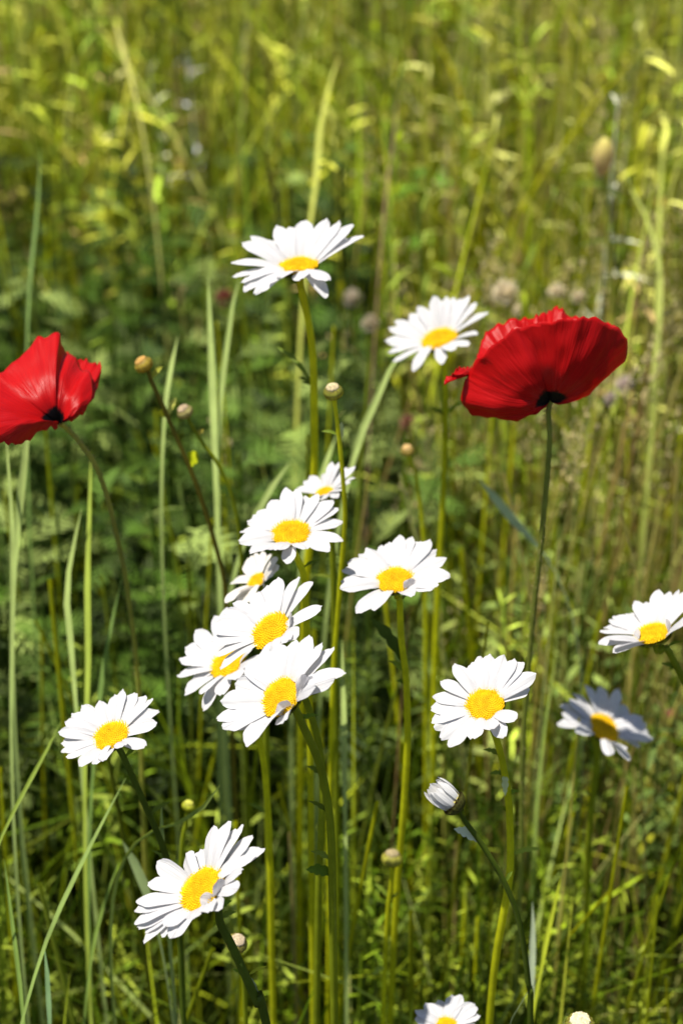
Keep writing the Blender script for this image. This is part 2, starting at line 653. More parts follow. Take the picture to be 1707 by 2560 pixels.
def daisy(label, box, disc, tips, depth, ang, ratio, stem, curls=(), R_out=None, up0=0.10, W=0.0062, stem_col=STEM_GREEN,
          r_stem=0.0015, bend=0.0, leaves=(), florets=230, white=(0.69, 0.68, 0.695), bdepth=0.5, group='ox-eye daisies in the meadow', arch=0.10):
    ox, oy, sc = box
    cx, cy, a2 = ox + disc[0] / sc, oy + disc[1] / sc, disc[2] / sc
    C = P(cx, cy, depth)
    rd = a2 / 2 * depth / FPX
    u, v, n = frame(ang, ratio)
    # disc centre sits on the picture position of the dome's middle
    C = C - n * rd * 0.10
    if stem:
        Y = (C - n * rd * 1.2)[1]
        sp = stem_path(C - n * rd * bdepth * 0.9, stem, Y, bend)
        # leave the head along its axis
        sp = np.vstack([sp[0], sp[0] - n * 0.006, sp[1:]]) if len(sp) > 1 else sp
        loc = ground_root(sp)
    else:
        loc = tuple(C)
    root = empty('daisy', loc)
    tag(root, label, 'daisy', group)
    make_disc(root, C, n, u, v, rd, florets)
    make_bracts(root, C, n, u, v, rd * 0.97, bdepth)
    L0s = []
    T = [(ox + x / sc, oy + y / sc) for x, y in tips]
    # typical petal length from the widest spread of the tips
    if R_out is None:
        R_out = 0.026
    L0 = R_out - rd
    for k, (tx, ty) in enumerate(T):
        rr = ray(tx, ty)
        best = None
        for h in np.linspace(-0.016, 0.020, 73):
            den = rr @ n
            if abs(den) < 1e-4:
                continue
            tt = ((C + n * h - CAM) @ n) / den
            q = CAM + rr * tt
            d = q - C - n * h
            rho = np.linalg.norm(d)
            if rho < 1e-5:
                continue
            bs = C + d / rho * rd * 0.86 + n * rd * 0.02
            ln = np.linalg.norm(q - bs)
            cost = ((ln - L0) / L0) ** 2 + 0.25 * ((h / L0) - up0) ** 2
            if rho < rd * 0.9:
                cost += 1
            if best is None or cost < best[0]:
                best = (cost, q, bs, h)
        _, q, bs, h = best
        off = n * rd * rng.uniform(-0.10, 0.05)
        ar = arch + (0.12 if h < -0.003 else 0) + rng.uniform(-0.03, 0.04)
        ln = np.linalg.norm(q - bs)
        petal(root, bs + off, q, n, 1.10 * W * rng.uniform(0.86, 1.12) * (0.85 if ln < L0 * 0.6 else 1), ar, rng.uniform(-0.30, 0.30), np.array(white) * rng.uniform(0.97, 1.0))
    for (tx, ty, bx, by, h) in curls:
        # petals folded up over the disc: base on the rim, tip raised
        tip = None
        rr = ray(ox + tx / sc, oy + ty / sc)
        tt = ((C + n * h - CAM) @ n) / (rr @ n)
        tip = CAM + rr * tt
        rb = ray(ox + bx / sc, oy + by / sc)
        tb = ((C - CAM) @ n) / (rb @ n)
        bb = CAM + rb * tb
        d = bb - C
        bb = C + d / np.linalg.norm(d) * rd * 0.95
        nb = nz(n - 0.8 * nz(d))
        petal(root, bb, tip, nz(-d), W * 0.9, -0.18, rng.uniform(-0.3, 0.3), np.array(white))
    if stem:
        o, c = build_stem(root, sp, r_stem, r_stem * 1.25, stem_col, leaves=leaves, auto=3)
    return root


Z4 = 4.0
daisy('topmost white daisy, tallest, on a long bright lime stem', (560, 520, Z4), (742, 562, 392),
      [(75, 555), (75, 700), (165, 755), (195, 840), (310, 885), (1020, 900), (1048, 745), (1400, 270), (1300, 160), (1170, 140),
       (1040, 115), (815, 110), (660, 180), (520, 185), (440, 310), (265, 295), (170, 350), (780, 728), (560, 700), (1240, 300), (450, 760), (940, 250)], 0.84, 6, 0.50,
      [(752, 720), (768, 790), (781, 880), (785, 1000), (785, 1180), (778, 1320), (765, 1450), (755, 1700), (750, 2000)], R_out=0.0322, up0=0.28, W=0.0078,
      r_stem=0.0018, stem_col=(0.66, 0.66, 0.012), leaves=[(948, 690, 865, 0.01, 0.0022, LEAF_GREEN)])
daisy('white daisy touching the left edge of the big red poppy', (940, 710, Z4), (625, 535, 375),
      [(90, 580), (130, 450), (180, 370), (335, 300), (425, 210), (585, 115), (705, 125), (780, 130), (850, 140), (930, 120), (1008, 190),
       (1122, 280), (1022, 490), (770, 670), (660, 800), (375, 885), (165, 795), (125, 690), (930, 620)], 0.93, 20, 0.55,
      [(1112, 950), (1113, 1050), (1107, 1250), (1095, 1450), (1085, 1700), (1080, 2000)], R_out=0.0275, up0=0.1, W=0.0068, stem_col=STEM_LIME)
daisy('small white daisy half hidden behind the lime stem and a larger daisy', (560, 1130, Z4), (1005, 390, 175),
      [(860, 240), (800, 290), (1085, 100), (1160, 100), (1225, 150), (1310, 150), (1312, 250), (1205, 390), (1150, 455), (720, 370), (1000, 480), (1260, 300), (900, 480), (1020, 200)],
      0.85, 18, 0.45, [(822, 1260), (832, 1400), (836, 1600), (840, 1900)], R_out=0.0178, up0=0.3, W=0.0048, stem_col=STEM_GREEN, florets=120)
daisy('round white daisy seen nearly face on below the tall lime stem', (560, 1130, Z4), (668, 800, 392),
      [(155, 790), (145, 905), (250, 1000), (640, 1122), (815, 975), (1060, 985), (1192, 890), (1192, 705), (1150, 550), (1090, 480), (950, 420),
       (720, 375), (625, 365), (460, 480), (330, 580), (235, 700), (295, 630), (820, 450), (430, 990), (540, 1000)], 0.79, 5, 0.64,
      [(745, 1400), (760, 1450), (768, 1600), (775, 1800), (778, 2100)], R_out=0.0265, up0=0.05, W=0.0068, stem_col=STEM_LIME)
daisy('cream tinted ragged daisy, partly hidden between two larger daisies', (420, 1360, 3.2), (705, 290, 150),
      [(655, 90), (700, 78), (762, 70), (880, 110), (890, 190), (620, 150), (505, 310), (455, 470), (560, 500), (650, 230), (820, 80), (520, 400), (840, 240), (640, 480)],
      0.825, 40, 0.62, [(650, 1480), (662, 1700), (668, 2000)], R_out=0.0220, up0=0.15, W=0.0062, florets=100, white=(0.84, 0.80, 0.74), curls=[(760, 320, 780, 300, 0.006)])
daisy('white daisy right of centre on a straight stem, one petal curled over its disc', (800, 1300, Z4), (748, 588, 385),
      [(205, 615), (198, 695), (370, 930), (530, 912), (925, 750), (1178, 668), (1307, 565), (1265, 395), (1162, 310), (1100, 215), (1010, 210),
       (920, 165), (790, 155), (690, 220), (610, 265), (465, 300), (395, 355), (268, 420), (213, 498), (1130, 700)], 0.79, 8, 0.60,
      [(998, 1500), (1003, 1600), (1015, 1700), (1018, 1850), (1010, 2000), (1002, 2100), (990, 2250), (975, 2560)], R_out=0.0285, up0=0.1, W=0.0068,
      stem_col=STEM_LIME, curls=[(895, 580, 880, 690, 0.006)], leaves=[(1645, 925, 1545, 0.0, 0.005, (0.06, 0.10, 0.012))])
daisy('white daisy leaning left whose long petal crosses the daisy below it', (420, 1360, 3.2), (812, 690, 345),
      [(1050, 255), (1155, 295), (1247, 515), (1045, 740), (970, 778), (860, 870), (415, 1003), (385, 898), (345, 780), (345, 660), (430, 540), (530, 480), (620, 520),
       (690, 380), (800, 330), (885, 265), (980, 420), (740, 960)], 0.74, 42, 0.62,
      [(745, 1700), (790, 1830), (806, 1950), (802, 2100), (795, 2300)], R_out=0.0285, up0=0.08, W=0.0078, stem_col=STEM_GREEN, curls=[(975, 560, 990, 640, 0.006)])
daisy('white daisy behind the cluster with another petal lying across its disc', (420, 1360, 3.2), (475, 945, 310),
      [(140, 830), (100, 930), (75, 1060), (125, 1200), (262, 1210), (295, 1345), (430, 1220), (560, 1075), (670, 1080), (740, 930), (215, 690), (380, 570), (470, 510),
       (600, 640), (720, 800), (180, 1140)], 0.80, 32, 0.62,
      [(625, 1780), (655, 1880), (668, 2000), (675, 2150), (680, 2400)], R_out=0.0275, up0=0.05, W=0.0080, stem_col=STEM_LIME)
daisy('sharp white daisy, frontmost of the cluster, on a thick dark bent stem', (420, 1360, 3.2), (900, 1213, 375),
      [(1427, 1030), (1347, 1075), (1332, 825), (1252, 810), (1150, 738), (1030, 772), (900, 800), (765, 860), (640, 940), (530, 1110), (425, 1260), (388, 1410), (440, 1482),
       (545, 1480), (612, 1612), (800, 1440), (930, 1410), (1200, 1130)], 0.70, 42, 0.62,
      [(760, 1820), (795, 1900), (817, 1990), (828, 2100), (831, 2250), (833, 2400), (836, 2560)], R_out=0.0268, up0=0.12, W=0.0085, stem_col=STEM_GREEN, r_stem=0.0016,
      curls=[(880, 1285, 960, 1330, 0.0055), (1062, 1045, 1040, 1210, 0.007), (1135, 1065, 1120, 1190, 0.006)], florets=320, leaves=[(2190, 765, 2174, -0.004, 0.0046, (0.10, 0.17, 0.012)), (1800, 738, 1775, 0.0, 0.0012, LEAF_GREEN)])
daisy('white daisy at the far left, low, under the left red poppy', (100, 1680, Z4), (710, 625, 380),
      [(1197, 375), (1177, 510), (1067, 760), (850, 755), (555, 942), (395, 940), (270, 862), (218, 810), (210, 715), (178, 600), (248, 490), (322, 415), (415, 325),
       (598, 298), (750, 218), (840, 178), (958, 198), (1062, 235), (1132, 270), (640, 880)], 0.75, 22, 0.60,
      [(308, 1890), (340, 1960), (375, 2040), (405, 2110), (430, 2200), (450, 2350), (460, 2560)], R_out=0.0245, up0=0.08, W=0.0062, stem_col=STEM_DARK,
      r_stem=0.0013, leaves=[(2150, 440, 2138, 0, 0.003, (0.4, 0.42, 0.03))])
daisy('broad white daisy facing the viewer, lower right, with curled petals under its disc', (1040, 1610, Z4), (682, 598, 395),
      [(1197, 305), (1137, 445), (1002, 770), (885, 945), (560, 970), (335, 1045), (242, 960), (178, 845), (143, 780), (138, 635), (168, 530), (238, 370), (380, 210),
       (550, 175), (635, 130), (730, 110), (870, 115), (988, 150), (1068, 172), (1092, 290), (760, 862)], 0.735, 20, 0.74,
      [(1247, 1870), (1260, 1930), (1270, 2000), (1275, 2100), (1272, 2200), (1255, 2300), (1238, 2400), (1222, 2560)], R_out=0.0245, up0=0.02, W=0.0068,
      stem_col=STEM_LIME, florets=300, leaves=[(1938, 1222, 1934, 0, 0.0018, LEAF_GREEN), (1940, 1262, 1990, -0.004, 0.0028, (0.55, 0.6, 0.28)), (2145, 1352, 2122, 0.0, 0.0024, (0.3, 0.38, 0.05))])
daisy('daisy in bluish shade with only its lower right petals in sun', (1340, 1680, 4.272), (728, 590, 350),
      [(530, 130), (690, 145), (882, 185), (980, 370), (990, 480), (1127, 490), (1167, 555), (1182, 645), (1242, 720), (1087, 800), (992, 955), (780, 910),
       (215, 560), (262, 445), (252, 350), (340, 300), (400, 215), (960, 820), (420, 640)], 0.92, -33, 0.66,
      [(1492, 1890), (1485, 1960), (1470, 2100), (1465, 2300)], R_out=0.0268, up0=0.05, W=0.0068, stem_col=STEM_GREEN)
daisy('white daisy cut by the right edge, seen from its side', (1460, 1440, 6.348), (1075, 890, 600),
      [(215, 1080), (450, 1232), (240, 900), (305, 800), (395, 700), (455, 630), (655, 600), (800, 395), (960, 408), (1170, 205), (1360, 250), (1510, 220),
       (1630, 250), (1740, 330), (1820, 520), (1700, 700), (460, 1150), (320, 1010)], 0.80, 20, 0.36,
      [(1664, 1620), (1692, 1670), (1730, 1740), (1790, 1850)], R_out=0.0285, up0=0.30, W=0.0062, stem_col=STEM_GREEN, r_stem=0.0016,
      curls=[(850, 830, 900, 1000, 0.005), (1280, 690, 1270, 900, 0.007)])
daisy('sharpest white daisy, lowest left, tilted on a thick dark green stem', (310, 2020, Z4), (768, 800, 535),
      [(315, 540), (232, 745), (125, 950), (105, 1022), (105, 1168), (128, 1202), (205, 1250), (185, 1340), (370, 1290), (470, 1322), (400, 1190), (670, 1128), (860, 1028),
       (1168, 812), (1192, 625), (1410, 395), (1293, 275), (1200, 178), (1120, 195), (1060, 130), (922, 182), (762, 408), (640, 460), (1330, 480), (960, 1010)], 0.69, 40, 0.52,
      [(550, 2305), (580, 2365), (612, 2435), (645, 2510), (668, 2570)], R_out=0.0262, up0=0.12, W=0.0068, stem_col=STEM_DARK, r_stem=0.0016, florets=380,
      curls=[(945, 712, 900, 860, 0.0075), (760, 905, 850, 880, 0.005)], leaves=[(2400, 606, 2418, -0.002, 0.0012, LEAF_GREEN), (2440, 668, 2415, 0.002, 0.0012, (0.4, 0.42, 0.03)), (2505, 625, 2440, -0.003, 0.002, (0.35, 0.42, 0.25))])
daisy('bluish shaded daisy cut by the bottom edge', (1000, 2440, 5.227), (600, 650, 290),
      [(200, 460), (330, 360), (500, 320), (680, 250), (790, 245), (890, 365), (970, 355), (1015, 410), (1047, 520), (188, 560), (1020, 700), (230, 750), (900, 850),
       (700, 950), (450, 950), (320, 850)], 0.80, 0, 0.66, [(1125, 2620), (1130, 2700)], R_out=0.0168, up0=0.08, W=0.0056, florets=120)


# ------------------------------------------------------------------ buds
def bud(label, px, py, d, r_px, ang, tilt, stem, cols, stem_col=STEM_GREEN, r_stem=0.001, top=(0.62, 0.50, 0.36), flat=0.75, leaves=(), group='closed daisy buds'):
    """closed head: globe of overlapping scales; ang = axis direction in the picture"""
    a = R(ang)
    r = r_px * d / FPX
    n = nz((RT * math.cos(a) + UP * math.sin(a)) * math.cos(R(tilt)) - FW * math.sin(R(tilt)))
    u = nz(np.cross(n, FW))
    v = np.cross(n, u)
    C = P(px, py, d)
    Y = C[1]
    sp = stem_path(C - n * r * 0.8, stem, Y)
    root = empty('daisy_bud', ground_root(sp))
    tag(root, label, 'flower bud', group)
    b = MB()
    paths, wd, sd, cc = [], [], [], []
    for row in range(4):
        m_ = 15
        lat0 = -75 + row * 30
        for j in range(m_):
            th = 2 * math.pi * (j + 0.5 * (row % 2)) / m_
            rad = math.cos(th) * u + math.sin(th) * v
            pp = []
            for t in np.linspace(0, 1, 7):
                la = R(lat0 + t * 62)
                k = 1 + 0.05 * t - 0.02 * row
                pp.append(C + r * k * (math.cos(la) * rad + flat * math.sin(la) * n))
            paths.append(pp)
            wd.append(r * 0.5 * max(0.35, math.cos(R(lat0 + 35))) * np.array([0.9, 1, 1, 0.95, 0.8, 0.55, 0.1]))
            sd.append(nz(np.cross(rad, n)))
            k = rng.uniform(0.75, 1.2)
            g = np.array(cols) * k
            e = np.array((0.20, 0.12, 0.05))
            cc.append([g, g, g, g * 0.95, g * 0.9, (g + e) / 2, e])
    b.strips(paths, wd, np.array(sd), np.array(cc), fold=-0.1)
    b.build('bracts', M_STEM, root)
    c = MB()
    k = np.arange(90)
    q = np.sqrt((k + 0.5) / 90)
    th = k * 2.39996
    cen = C + r * (0.62 * (q * np.cos(th))[:, None] * u + 0.62 * (q * np.sin(th))[:, None] * v + (flat * (1.0 - 0.25 * q ** 2))[:, None] * n)
    c.blobs(cen, r * 0.12, np.clip(np.array(top)[None] * rng.uniform(0.7, 1.25, (90, 1)), 0, 0.9), axis=n, stretch=1.8)
    c.blobs([C], r * 0.86, np.array(cols) * 0.8, axis=n, stretch=flat)
    c.build('floret_cluster', M_DISC, root)
    build_stem(root, sp, r_stem, r_stem * 1.3, stem_col, leaves=leaves)
    return root


BC = (0.34, 0.35, 0.05)
bud('orange topped round bud on the upper end of the brown leaning stem', 360, 912, 0.86, 23, 125, 25, [(382, 960), (410, 1020), (440, 1090), (475, 1170), (505, 1250), (535, 1350), (565, 1480), (575, 1700)],
    (0.50, 0.38, 0.05), (0.20, 0.17, 0.02), 0.0011, (0.6, 0.36, 0.1), leaves=[(950, 406, 917, 0, 0.0024, (0.4, 0.4, 0.05)), (1035, 398, 1028, 0, 0.004, (0.5, 0.5, 0.02)), (1035, 440, 995, 0, 0.0026, (0.5, 0.5, 0.1)), (1160, 492, 1128, 0, 0.006, (0.5, 0.55, 0.01))])
bud('small pinkish bud just right of the brown leaning bud stem', 463, 1030, 0.875, 20, 120, 35, [(478, 1060), (505, 1105), (545, 1160), (580, 1240), (598, 1330), (605, 1450), (610, 1700)],
    (0.42, 0.38, 0.14), STEM_GREEN, 0.0009, (0.5, 0.38, 0.24), leaves=[(1088, 508, 1074, 0, 0.0022, (0.5, 0.4, 0.06))])
bud('round cream bud beside the lime stem of the tallest daisy', 833, 980, 0.80, 24, 100, 40, [(838, 1020), (845, 1075), (850, 1120), (858, 1210), (862, 1300), (852, 1430), (842, 1560), (832, 1700), (825, 2000)],
    BC, STEM_LIME, 0.0010, (0.62, 0.52, 0.30), leaves=[(1042, 865, 1026, 0, 0.0016, (0.4, 0.42, 0.1)), (1112, 854, 1055, -0.002, 0.003, (0.5, 0.55, 0.25)), (1092, 803, 1078, 0, 0.0014, LEAF_GREEN)])
bud('striped green bud above thin leaves, low centre right', 979, 2147, 0.875, 25, 85, 18, [(979, 2180), (977, 2215), (970, 2270), (965, 2350), (961, 2450), (958, 2560)],
    (0.52, 0.52, 0.08), STEM_LIME, 0.0011, (0.42, 0.34, 0.18), leaves=[(2245, 936, 2208, 0, 0.0022, LEAF_GREEN), (2255, 997, 2230, 0, 0.0013, LEAF_GREEN), (2420, 930, 2440, 0, 0.003, (0.3, 0.38, 0.05))])
bud('cream bud cut by the bottom edge at the right', 1449, 2565, 0.73, 37, 95, 38, [(1452, 2640), (1455, 2700)], BC, STEM_GREEN, 0.0012, (0.80, 0.72, 0.46))
bud('small bud behind the thick stem of the lowest daisy', 592, 2358, 0.80, 26, 70, 45, [(600, 2400), (610, 2460), (615, 2560)], (0.36, 0.34, 0.08), STEM_GREEN, 0.001, (0.62, 0.5, 0.34))
bud('tiny orange bud in front of pale stalks under the big poppy', 1018, 1126, 0.98, 16, 100, 40, [(1035, 1170), (1045, 1230), (1056, 1320), (1062, 1500)], (0.55, 0.42, 0.1), STEM_LIME, 0.0010, (0.7, 0.48, 0.2))
bud('blurred yellow green bud between two left hand daisies', 471, 2015, 0.86, 16, 75, 20, [(465, 2060), (455, 2120), (455, 2300)], (0.50, 0.55, 0.04), STEM_GREEN, 0.0010, (0.6, 0.6, 0.1))

# half open bud
def half_open():
    d = 0.735
    C = P(1020 + 430 / 3.92, 1920 + 330 / 3.92, d)
    n = nz(-RT * 0.77 + UP * 0.60 - FW * 0.12)
    u = nz(np.cross(n, FW))
    v = np.cross(n, u)
    r = 31 * d / FPX
    Y = C[1]
    sp = stem_path(C - n * r * 0.9, [(1160, 2050), (1195, 2098), (1230, 2152), (1262, 2210), (1290, 2280), (1308, 2360), (1320, 2460), (1325, 2560)], Y)
    root = empty('daisy_bud', ground_root(sp))
    tag(root, 'half open bud with white petals still pressed together, lower right', 'flower bud', 'opening daisy buds')
    make_bracts(root, C, n, u, v, r, 0.95, 54, c1=(0.13, 0.13, 0.03), edge=(0.045, 0.025, 0.008))
    make_disc(root, C, n, u, v, r * 0.85, 90, col=(0.6, 0.5, 0.1))
    for k in range(17):
        th = k * 2 * math.pi / 17 + rng.uniform(-0.1, 0.1)
        rad = math.cos(th) * u + math.sin(th) * v
        f = 0.85 if k % 2 else 0.98
        hgt = r * rng.uniform(1.85, 2.35)
        petal(root, C + rad * r * 0.88 * f, C + rad * r * rng.uniform(0.75, 1.05) * f + n * hgt, nz(rad), 0.0042, 0.12, rng.uniform(-0.15, 0.15), (0.82, 0.81, 0.80))
    build_stem(root, sp, 0.0011, 0.0015, STEM_DARK, leaves=[(2098, 1134, 2072, -0.002, 0.0042, (0.55, 0.6, 0.45)), (2205, 1280, 2178, 0, 0.0018, STEM_DARK)])


half_open()


# ------------------------------------------------------------------ poppies
def fan_petal(root, B, rim, bulge, name='petal', ruffle=0.0013, nv=26, nu=56, seed=0, bdir=None):
    """petal spreading from base B to a rim line [(px,py,depth)...]; bulge: how far the middle swells outward"""
    g = np.random.default_rng(seed)
    rp = catmull(np.array([P(*q) for q in rim]), nu)
    ctr = rp.mean(0)
    out = -FW if bdir is None else nz(bdir)
    V = np.linspace(0, 1, nv)
    u = np.linspace(0, 1, nu)
    pts = np.zeros((nv, nu, 3))
    k1, k2, k3 = g.uniform(0, 6.28, 3)
    for i, t in enumerate(V):
        te = t ** 0.9
        line = B * (1 - te) + rp * te
        sw = math.sin(math.pi * min(1, t ** 0.75)) * (0.35 + 0.65 * np.sin(math.pi * u)) * bulge
        line = line + out * sw[:, None]
        pleat = (np.sin(u * 23 + k1 + 1.5 * t) * 0.5 + np.sin(u * 47 + k2 + 3 * t) * 0.3 + np.sin(u * 9 + k3) * 1.3 + np.sin(u * 5 + k1 + t * 5) * 1.0) * ruffle * (0.25 * t + t ** 3)
        line = line + out * pleat[:, None]
        crump = (np.sin(u * 13 + t * 9 + k2) * np.sin(t * 11 + k1 + u * 5) + 0.6 * np.sin(u * 27 - t * 14 + k3)) * 0.00035 * math.sin(math.pi * t) ** 0.7
        line = line + out * crump[:, None]
        edge = (np.sin(u * 57 + k2) + np.sin(u * 91 + k1) * 0.7 + np.sin(u * 17)) * 0.0006 * t ** 8
        line = line + UP * edge[:, None]
        pts[i] = line
    b = MB()
    vi = np.arange(nv - 1)[:, None] * nu + np.arange(nu - 1)[None]
    f = np.stack([vi, vi + 1, vi + nu + 1, vi + nu], -1).reshape(-1, 4)
    uv = np.stack(np.meshgrid(V, u, indexing='ij')[::-1], -1)
    b.add(pts, f, (0.6, 0.01, 0.01), uv)
    o = b.build(name, M_POPPY, root)
    so_ = o.modifiers.new('thickness', 'SOLIDIFY')
    so_.thickness = 0.00012
    return o


def ZR(x, y, d):
    return (1100 + x / 3.136, 750 + y / 3.136, d)


def ZL(x, y, d):
    return (x / 5.227, 820 + y / 5.227, d)


def poppy_right():
    d = 0.79
    B = P(1375, 1003, d)
    Y = B[1]
    sp = stem_path(B, [(1370, 1030), (1373, 1100), (1362, 1250), (1342, 1450), (1322, 1650), (1305, 1900), (1300, 2200)], Y)
    root = empty('poppy', ground_root(sp))
    tag(root, 'big red poppy on the right, open bowl seen from its dark underside', 'poppy', 'red poppies')
    # outer left petal: leaves the base towards the viewer, so its outside faces down
    fan_petal(root, B + UP * 0.001, [ZR(745, 880, d + 0.002), ZR(640, 910, d + 0.006), ZR(520, 935, d + 0.008), ZR(400, 905, d + 0.009), ZR(285, 915, d + 0.010), ZR(210, 865, d + 0.008), ZR(160, 800, d + 0.005), ZR(195, 680, d + 0.002),
                              ZR(225, 600, d), ZR(290, 480, d - 0.006), ZR(370, 380, d - 0.011), ZR(460, 310, d - 0.016), ZR(560, 240, d - 0.020), ZR(680, 205, d - 0.023), ZR(800, 190, d - 0.025), ZR(900, 150, d - 0.026)], 0.010, seed=1, bdir=-FW - 0.5 * UP)
    # outer right petal
    fan_petal(root, B, [ZR(560, 260, d - 0.021), ZR(680, 215, d - 0.024), ZR(800, 180, d - 0.027), ZR(900, 140, d - 0.028), ZR(990, 110, d - 0.028), ZR(1080, 118, d - 0.028), ZR(1150, 115, d - 0.026), ZR(1240, 150, d - 0.023), ZR(1330, 200, d - 0.018),
                        ZR(1420, 255, d - 0.012), ZR(1475, 325, d - 0.006), ZR(1465, 470, d), ZR(1400, 495, d + 0.003), ZR(1330, 560, d + 0.005), ZR(1270, 660, d + 0.006), ZR(1150, 745, d + 0.005), ZR(1000, 785, d + 0.002)], 0.011, seed=2, bdir=-FW - 0.5 * UP)
    # inner back petals, seen on their lit inner face
    Bi = B + UP * 0.004 + FW * 0.004
    fan_petal(root, Bi, [ZR(215, 610, d + 0.012), ZR(270, 500, d + 0.022), ZR(300, 380, d + 0.030), ZR(335, 280, d + 0.036), ZR(400, 215, d + 0.040), ZR(520, 165, d + 0.044), ZR(640, 155, d + 0.046), ZR(740, 150, d + 0.047), ZR(800, 140, d + 0.046)],
              0.008, seed=3, bdir=FW - 0.5 * UP)
    fan_petal(root, Bi, [ZR(700, 165, d + 0.040), ZR(770, 125, d + 0.043), ZR(830, 75, d + 0.046), ZR(890, 60, d + 0.046), ZR(950, 85, d + 0.044), ZR(1050, 125, d + 0.042), ZR(1200, 150, d + 0.036), ZR(1340, 165, d + 0.028), ZR(1385, 205, d + 0.02)],
              0.008, seed=4, bdir=FW - 0.5 * UP)
    # small folded flap at the far left
    fan_petal(root, P(*ZR(240, 590, d + 0.006)), [ZR(30, 655, d - 0.008), ZR(55, 600, d - 0.006), ZR(100, 585, d - 0.004), ZR(150, 525, d + 0.004), ZR(210, 535, d + 0.010), ZR(255, 520, d + 0.016)], 0.003, seed=5, ruffle=0.001).name = 'petal_flap'
    centre_bits(root, B, nz(UP * 0.7 - RT * 0.2 + FW * 0.5))
    build_stem(root, sp, 0.0011, 0.0015, (0.26, 0.30, 0.05), hairy=True)


def centre_bits(root, B, ax):
    b = MB()
    n = 60
    u = nz(np.cross(ax, RT))
    v = np.cross(ax, u)
    th = rng.uniform(0, 6.28, n)
    base = B + ax * 0.004
    d = ax[None] * rng.uniform(0.7, 1, (n, 1)) + 0.7 * (np.cos(th)[:, None] * u + np.sin(th)[:, None] * v)
    ln = rng.uniform(0.008, 0.012, (n, 1))
    paths = np.stack([np.tile(base, (n, 1)), base + d * ln * 0.5, base + d * ln], 1)
    b.tubes(paths, 0.00015, (0.01, 0.008, 0.012), sides=3)
    b.blobs(paths[:, -1], 0.0007, (0.015, 0.01, 0.015), axis=ax, stretch=1.5)
    b.build('stamens', M_DRY, root)
    c = MB()
    prof = [(0.3, 0), (0.8, 0.25), (1, 0.6), (0.95, 0.9), (1.2, 1.0), (0.9, 1.12), (0.1, 1.15)]
    na = 14
    pts = [B + 0.004 * ((rr * math.cos(6.283 * j / na)) * u + rr * math.sin(6.283 * j / na) * v + (h * 2.2 + 0.8) * ax) for rr, h in prof for j in range(na)]
    f = [(i * na + j, i * na + (j + 1) % na, (i + 1) * na + (j + 1) % na, (i + 1) * na + j) for i in range(len(prof) - 1) for j in range(na)]
    c.add(pts, f, (0.12, 0.2, 0.05))
    c.build('seed_capsule', M_STEM, root)


def poppy_left():
    d = 0.80
    B = P(150, 1058, d)
    Y = B[1] + 0.01
    sp = stem_path(B, [(172, 1075), (205, 1112), (240, 1165), (268, 1240), (290, 1330), (312, 1430), (325, 1520), (340, 1640), (352, 1800), (360, 2100)], Y, bend=0.02)
    root = empty('poppy', ground_root(sp))
    tag(root, 'red poppy cut by the left edge, cup tipped towards the left', 'poppy', 'red poppies')
    # upper front petal
    fan_petal(root, B, [ZL(-420, 1000, d - 0.03), ZL(-420, 850, d - 0.02), ZL(-260, 680, d - 0.008), ZL(-120, 620, d), ZL(0, 560, d + 0.004), ZL(180, 460, d + 0.010), ZL(340, 310, d + 0.014), ZL(500, 160, d + 0.018), ZL(640, 130, d + 0.019), ZL(790, 78, d + 0.020),
                        ZL(815, 180, d + 0.020), ZL(845, 285, d + 0.020), ZL(930, 330, d + 0.018), ZL(1000, 420, d + 0.016), ZL(1090, 570, d + 0.012), ZL(1180, 600, d + 0.006), ZL(1200, 900, d - 0.002), ZL(1080, 1110, d - 0.004)], 0.013, seed=11, ruffle=0.0014)
    # right petal turning away, with the bright folded lip
    fan_petal(root, B + FW * 0.002, [ZL(1010, 430, d + 0.030), ZL(1100, 428, d + 0.032), ZL(1200, 450, d + 0.030), ZL(1300, 440, d + 0.028), ZL(1325, 500, d + 0.022), ZL(1318, 620, d + 0.018),
                                     ZL(1270, 780, d + 0.013), ZL(1200, 960, d + 0.008), ZL(1090, 1110, d + 0.004), ZL(940, 1200, d + 0.002)], 0.006, seed=12, ruffle=0.001, bdir=-FW + 0.3 * RT)
    # lower petal, glossy, hanging to the left
    fan_petal(root, B - UP * 0.001 - FW * 0.001, [ZL(-420, 1010, d - 0.032), ZL(-430, 1180, d - 0.04), ZL(-380, 1350, d - 0.046), ZL(-250, 1470, d - 0.046), ZL(-100, 1505, d - 0.042), ZL(50, 1515, d - 0.036), ZL(180, 1508, d - 0.030), ZL(320, 1470, d - 0.022),
                                     ZL(480, 1410, d - 0.014), ZL(640, 1360, d - 0.007), ZL(760, 1310, d - 0.002)], 0.006, seed=13, ruffle=0.0008, bdir=-FW * 0.6 + UP * 0.8)
    # back petal closing the cup
    fan_petal(root, B + FW * 0.004, [ZL(-300, 700, d + 0.03), ZL(-100, 640, d + 0.05), ZL(150, 500, d + 0.06), ZL(400, 330, d + 0.065), ZL(620, 200, d + 0.065), ZL(860, 320, d + 0.06), ZL(980, 440, d + 0.05)],
              0.01, seed=14, bdir=FW)
    centre_bits(root, B + (UP * 0.6 - RT * 0.6) * 0.004, nz(UP * 0.55 - RT * 0.75 + FW * 0.2))
    build_stem(root, sp, 0.0011, 0.0014, (0.42, 0.42, 0.07), hairy=True)


poppy_right()
poppy_left()


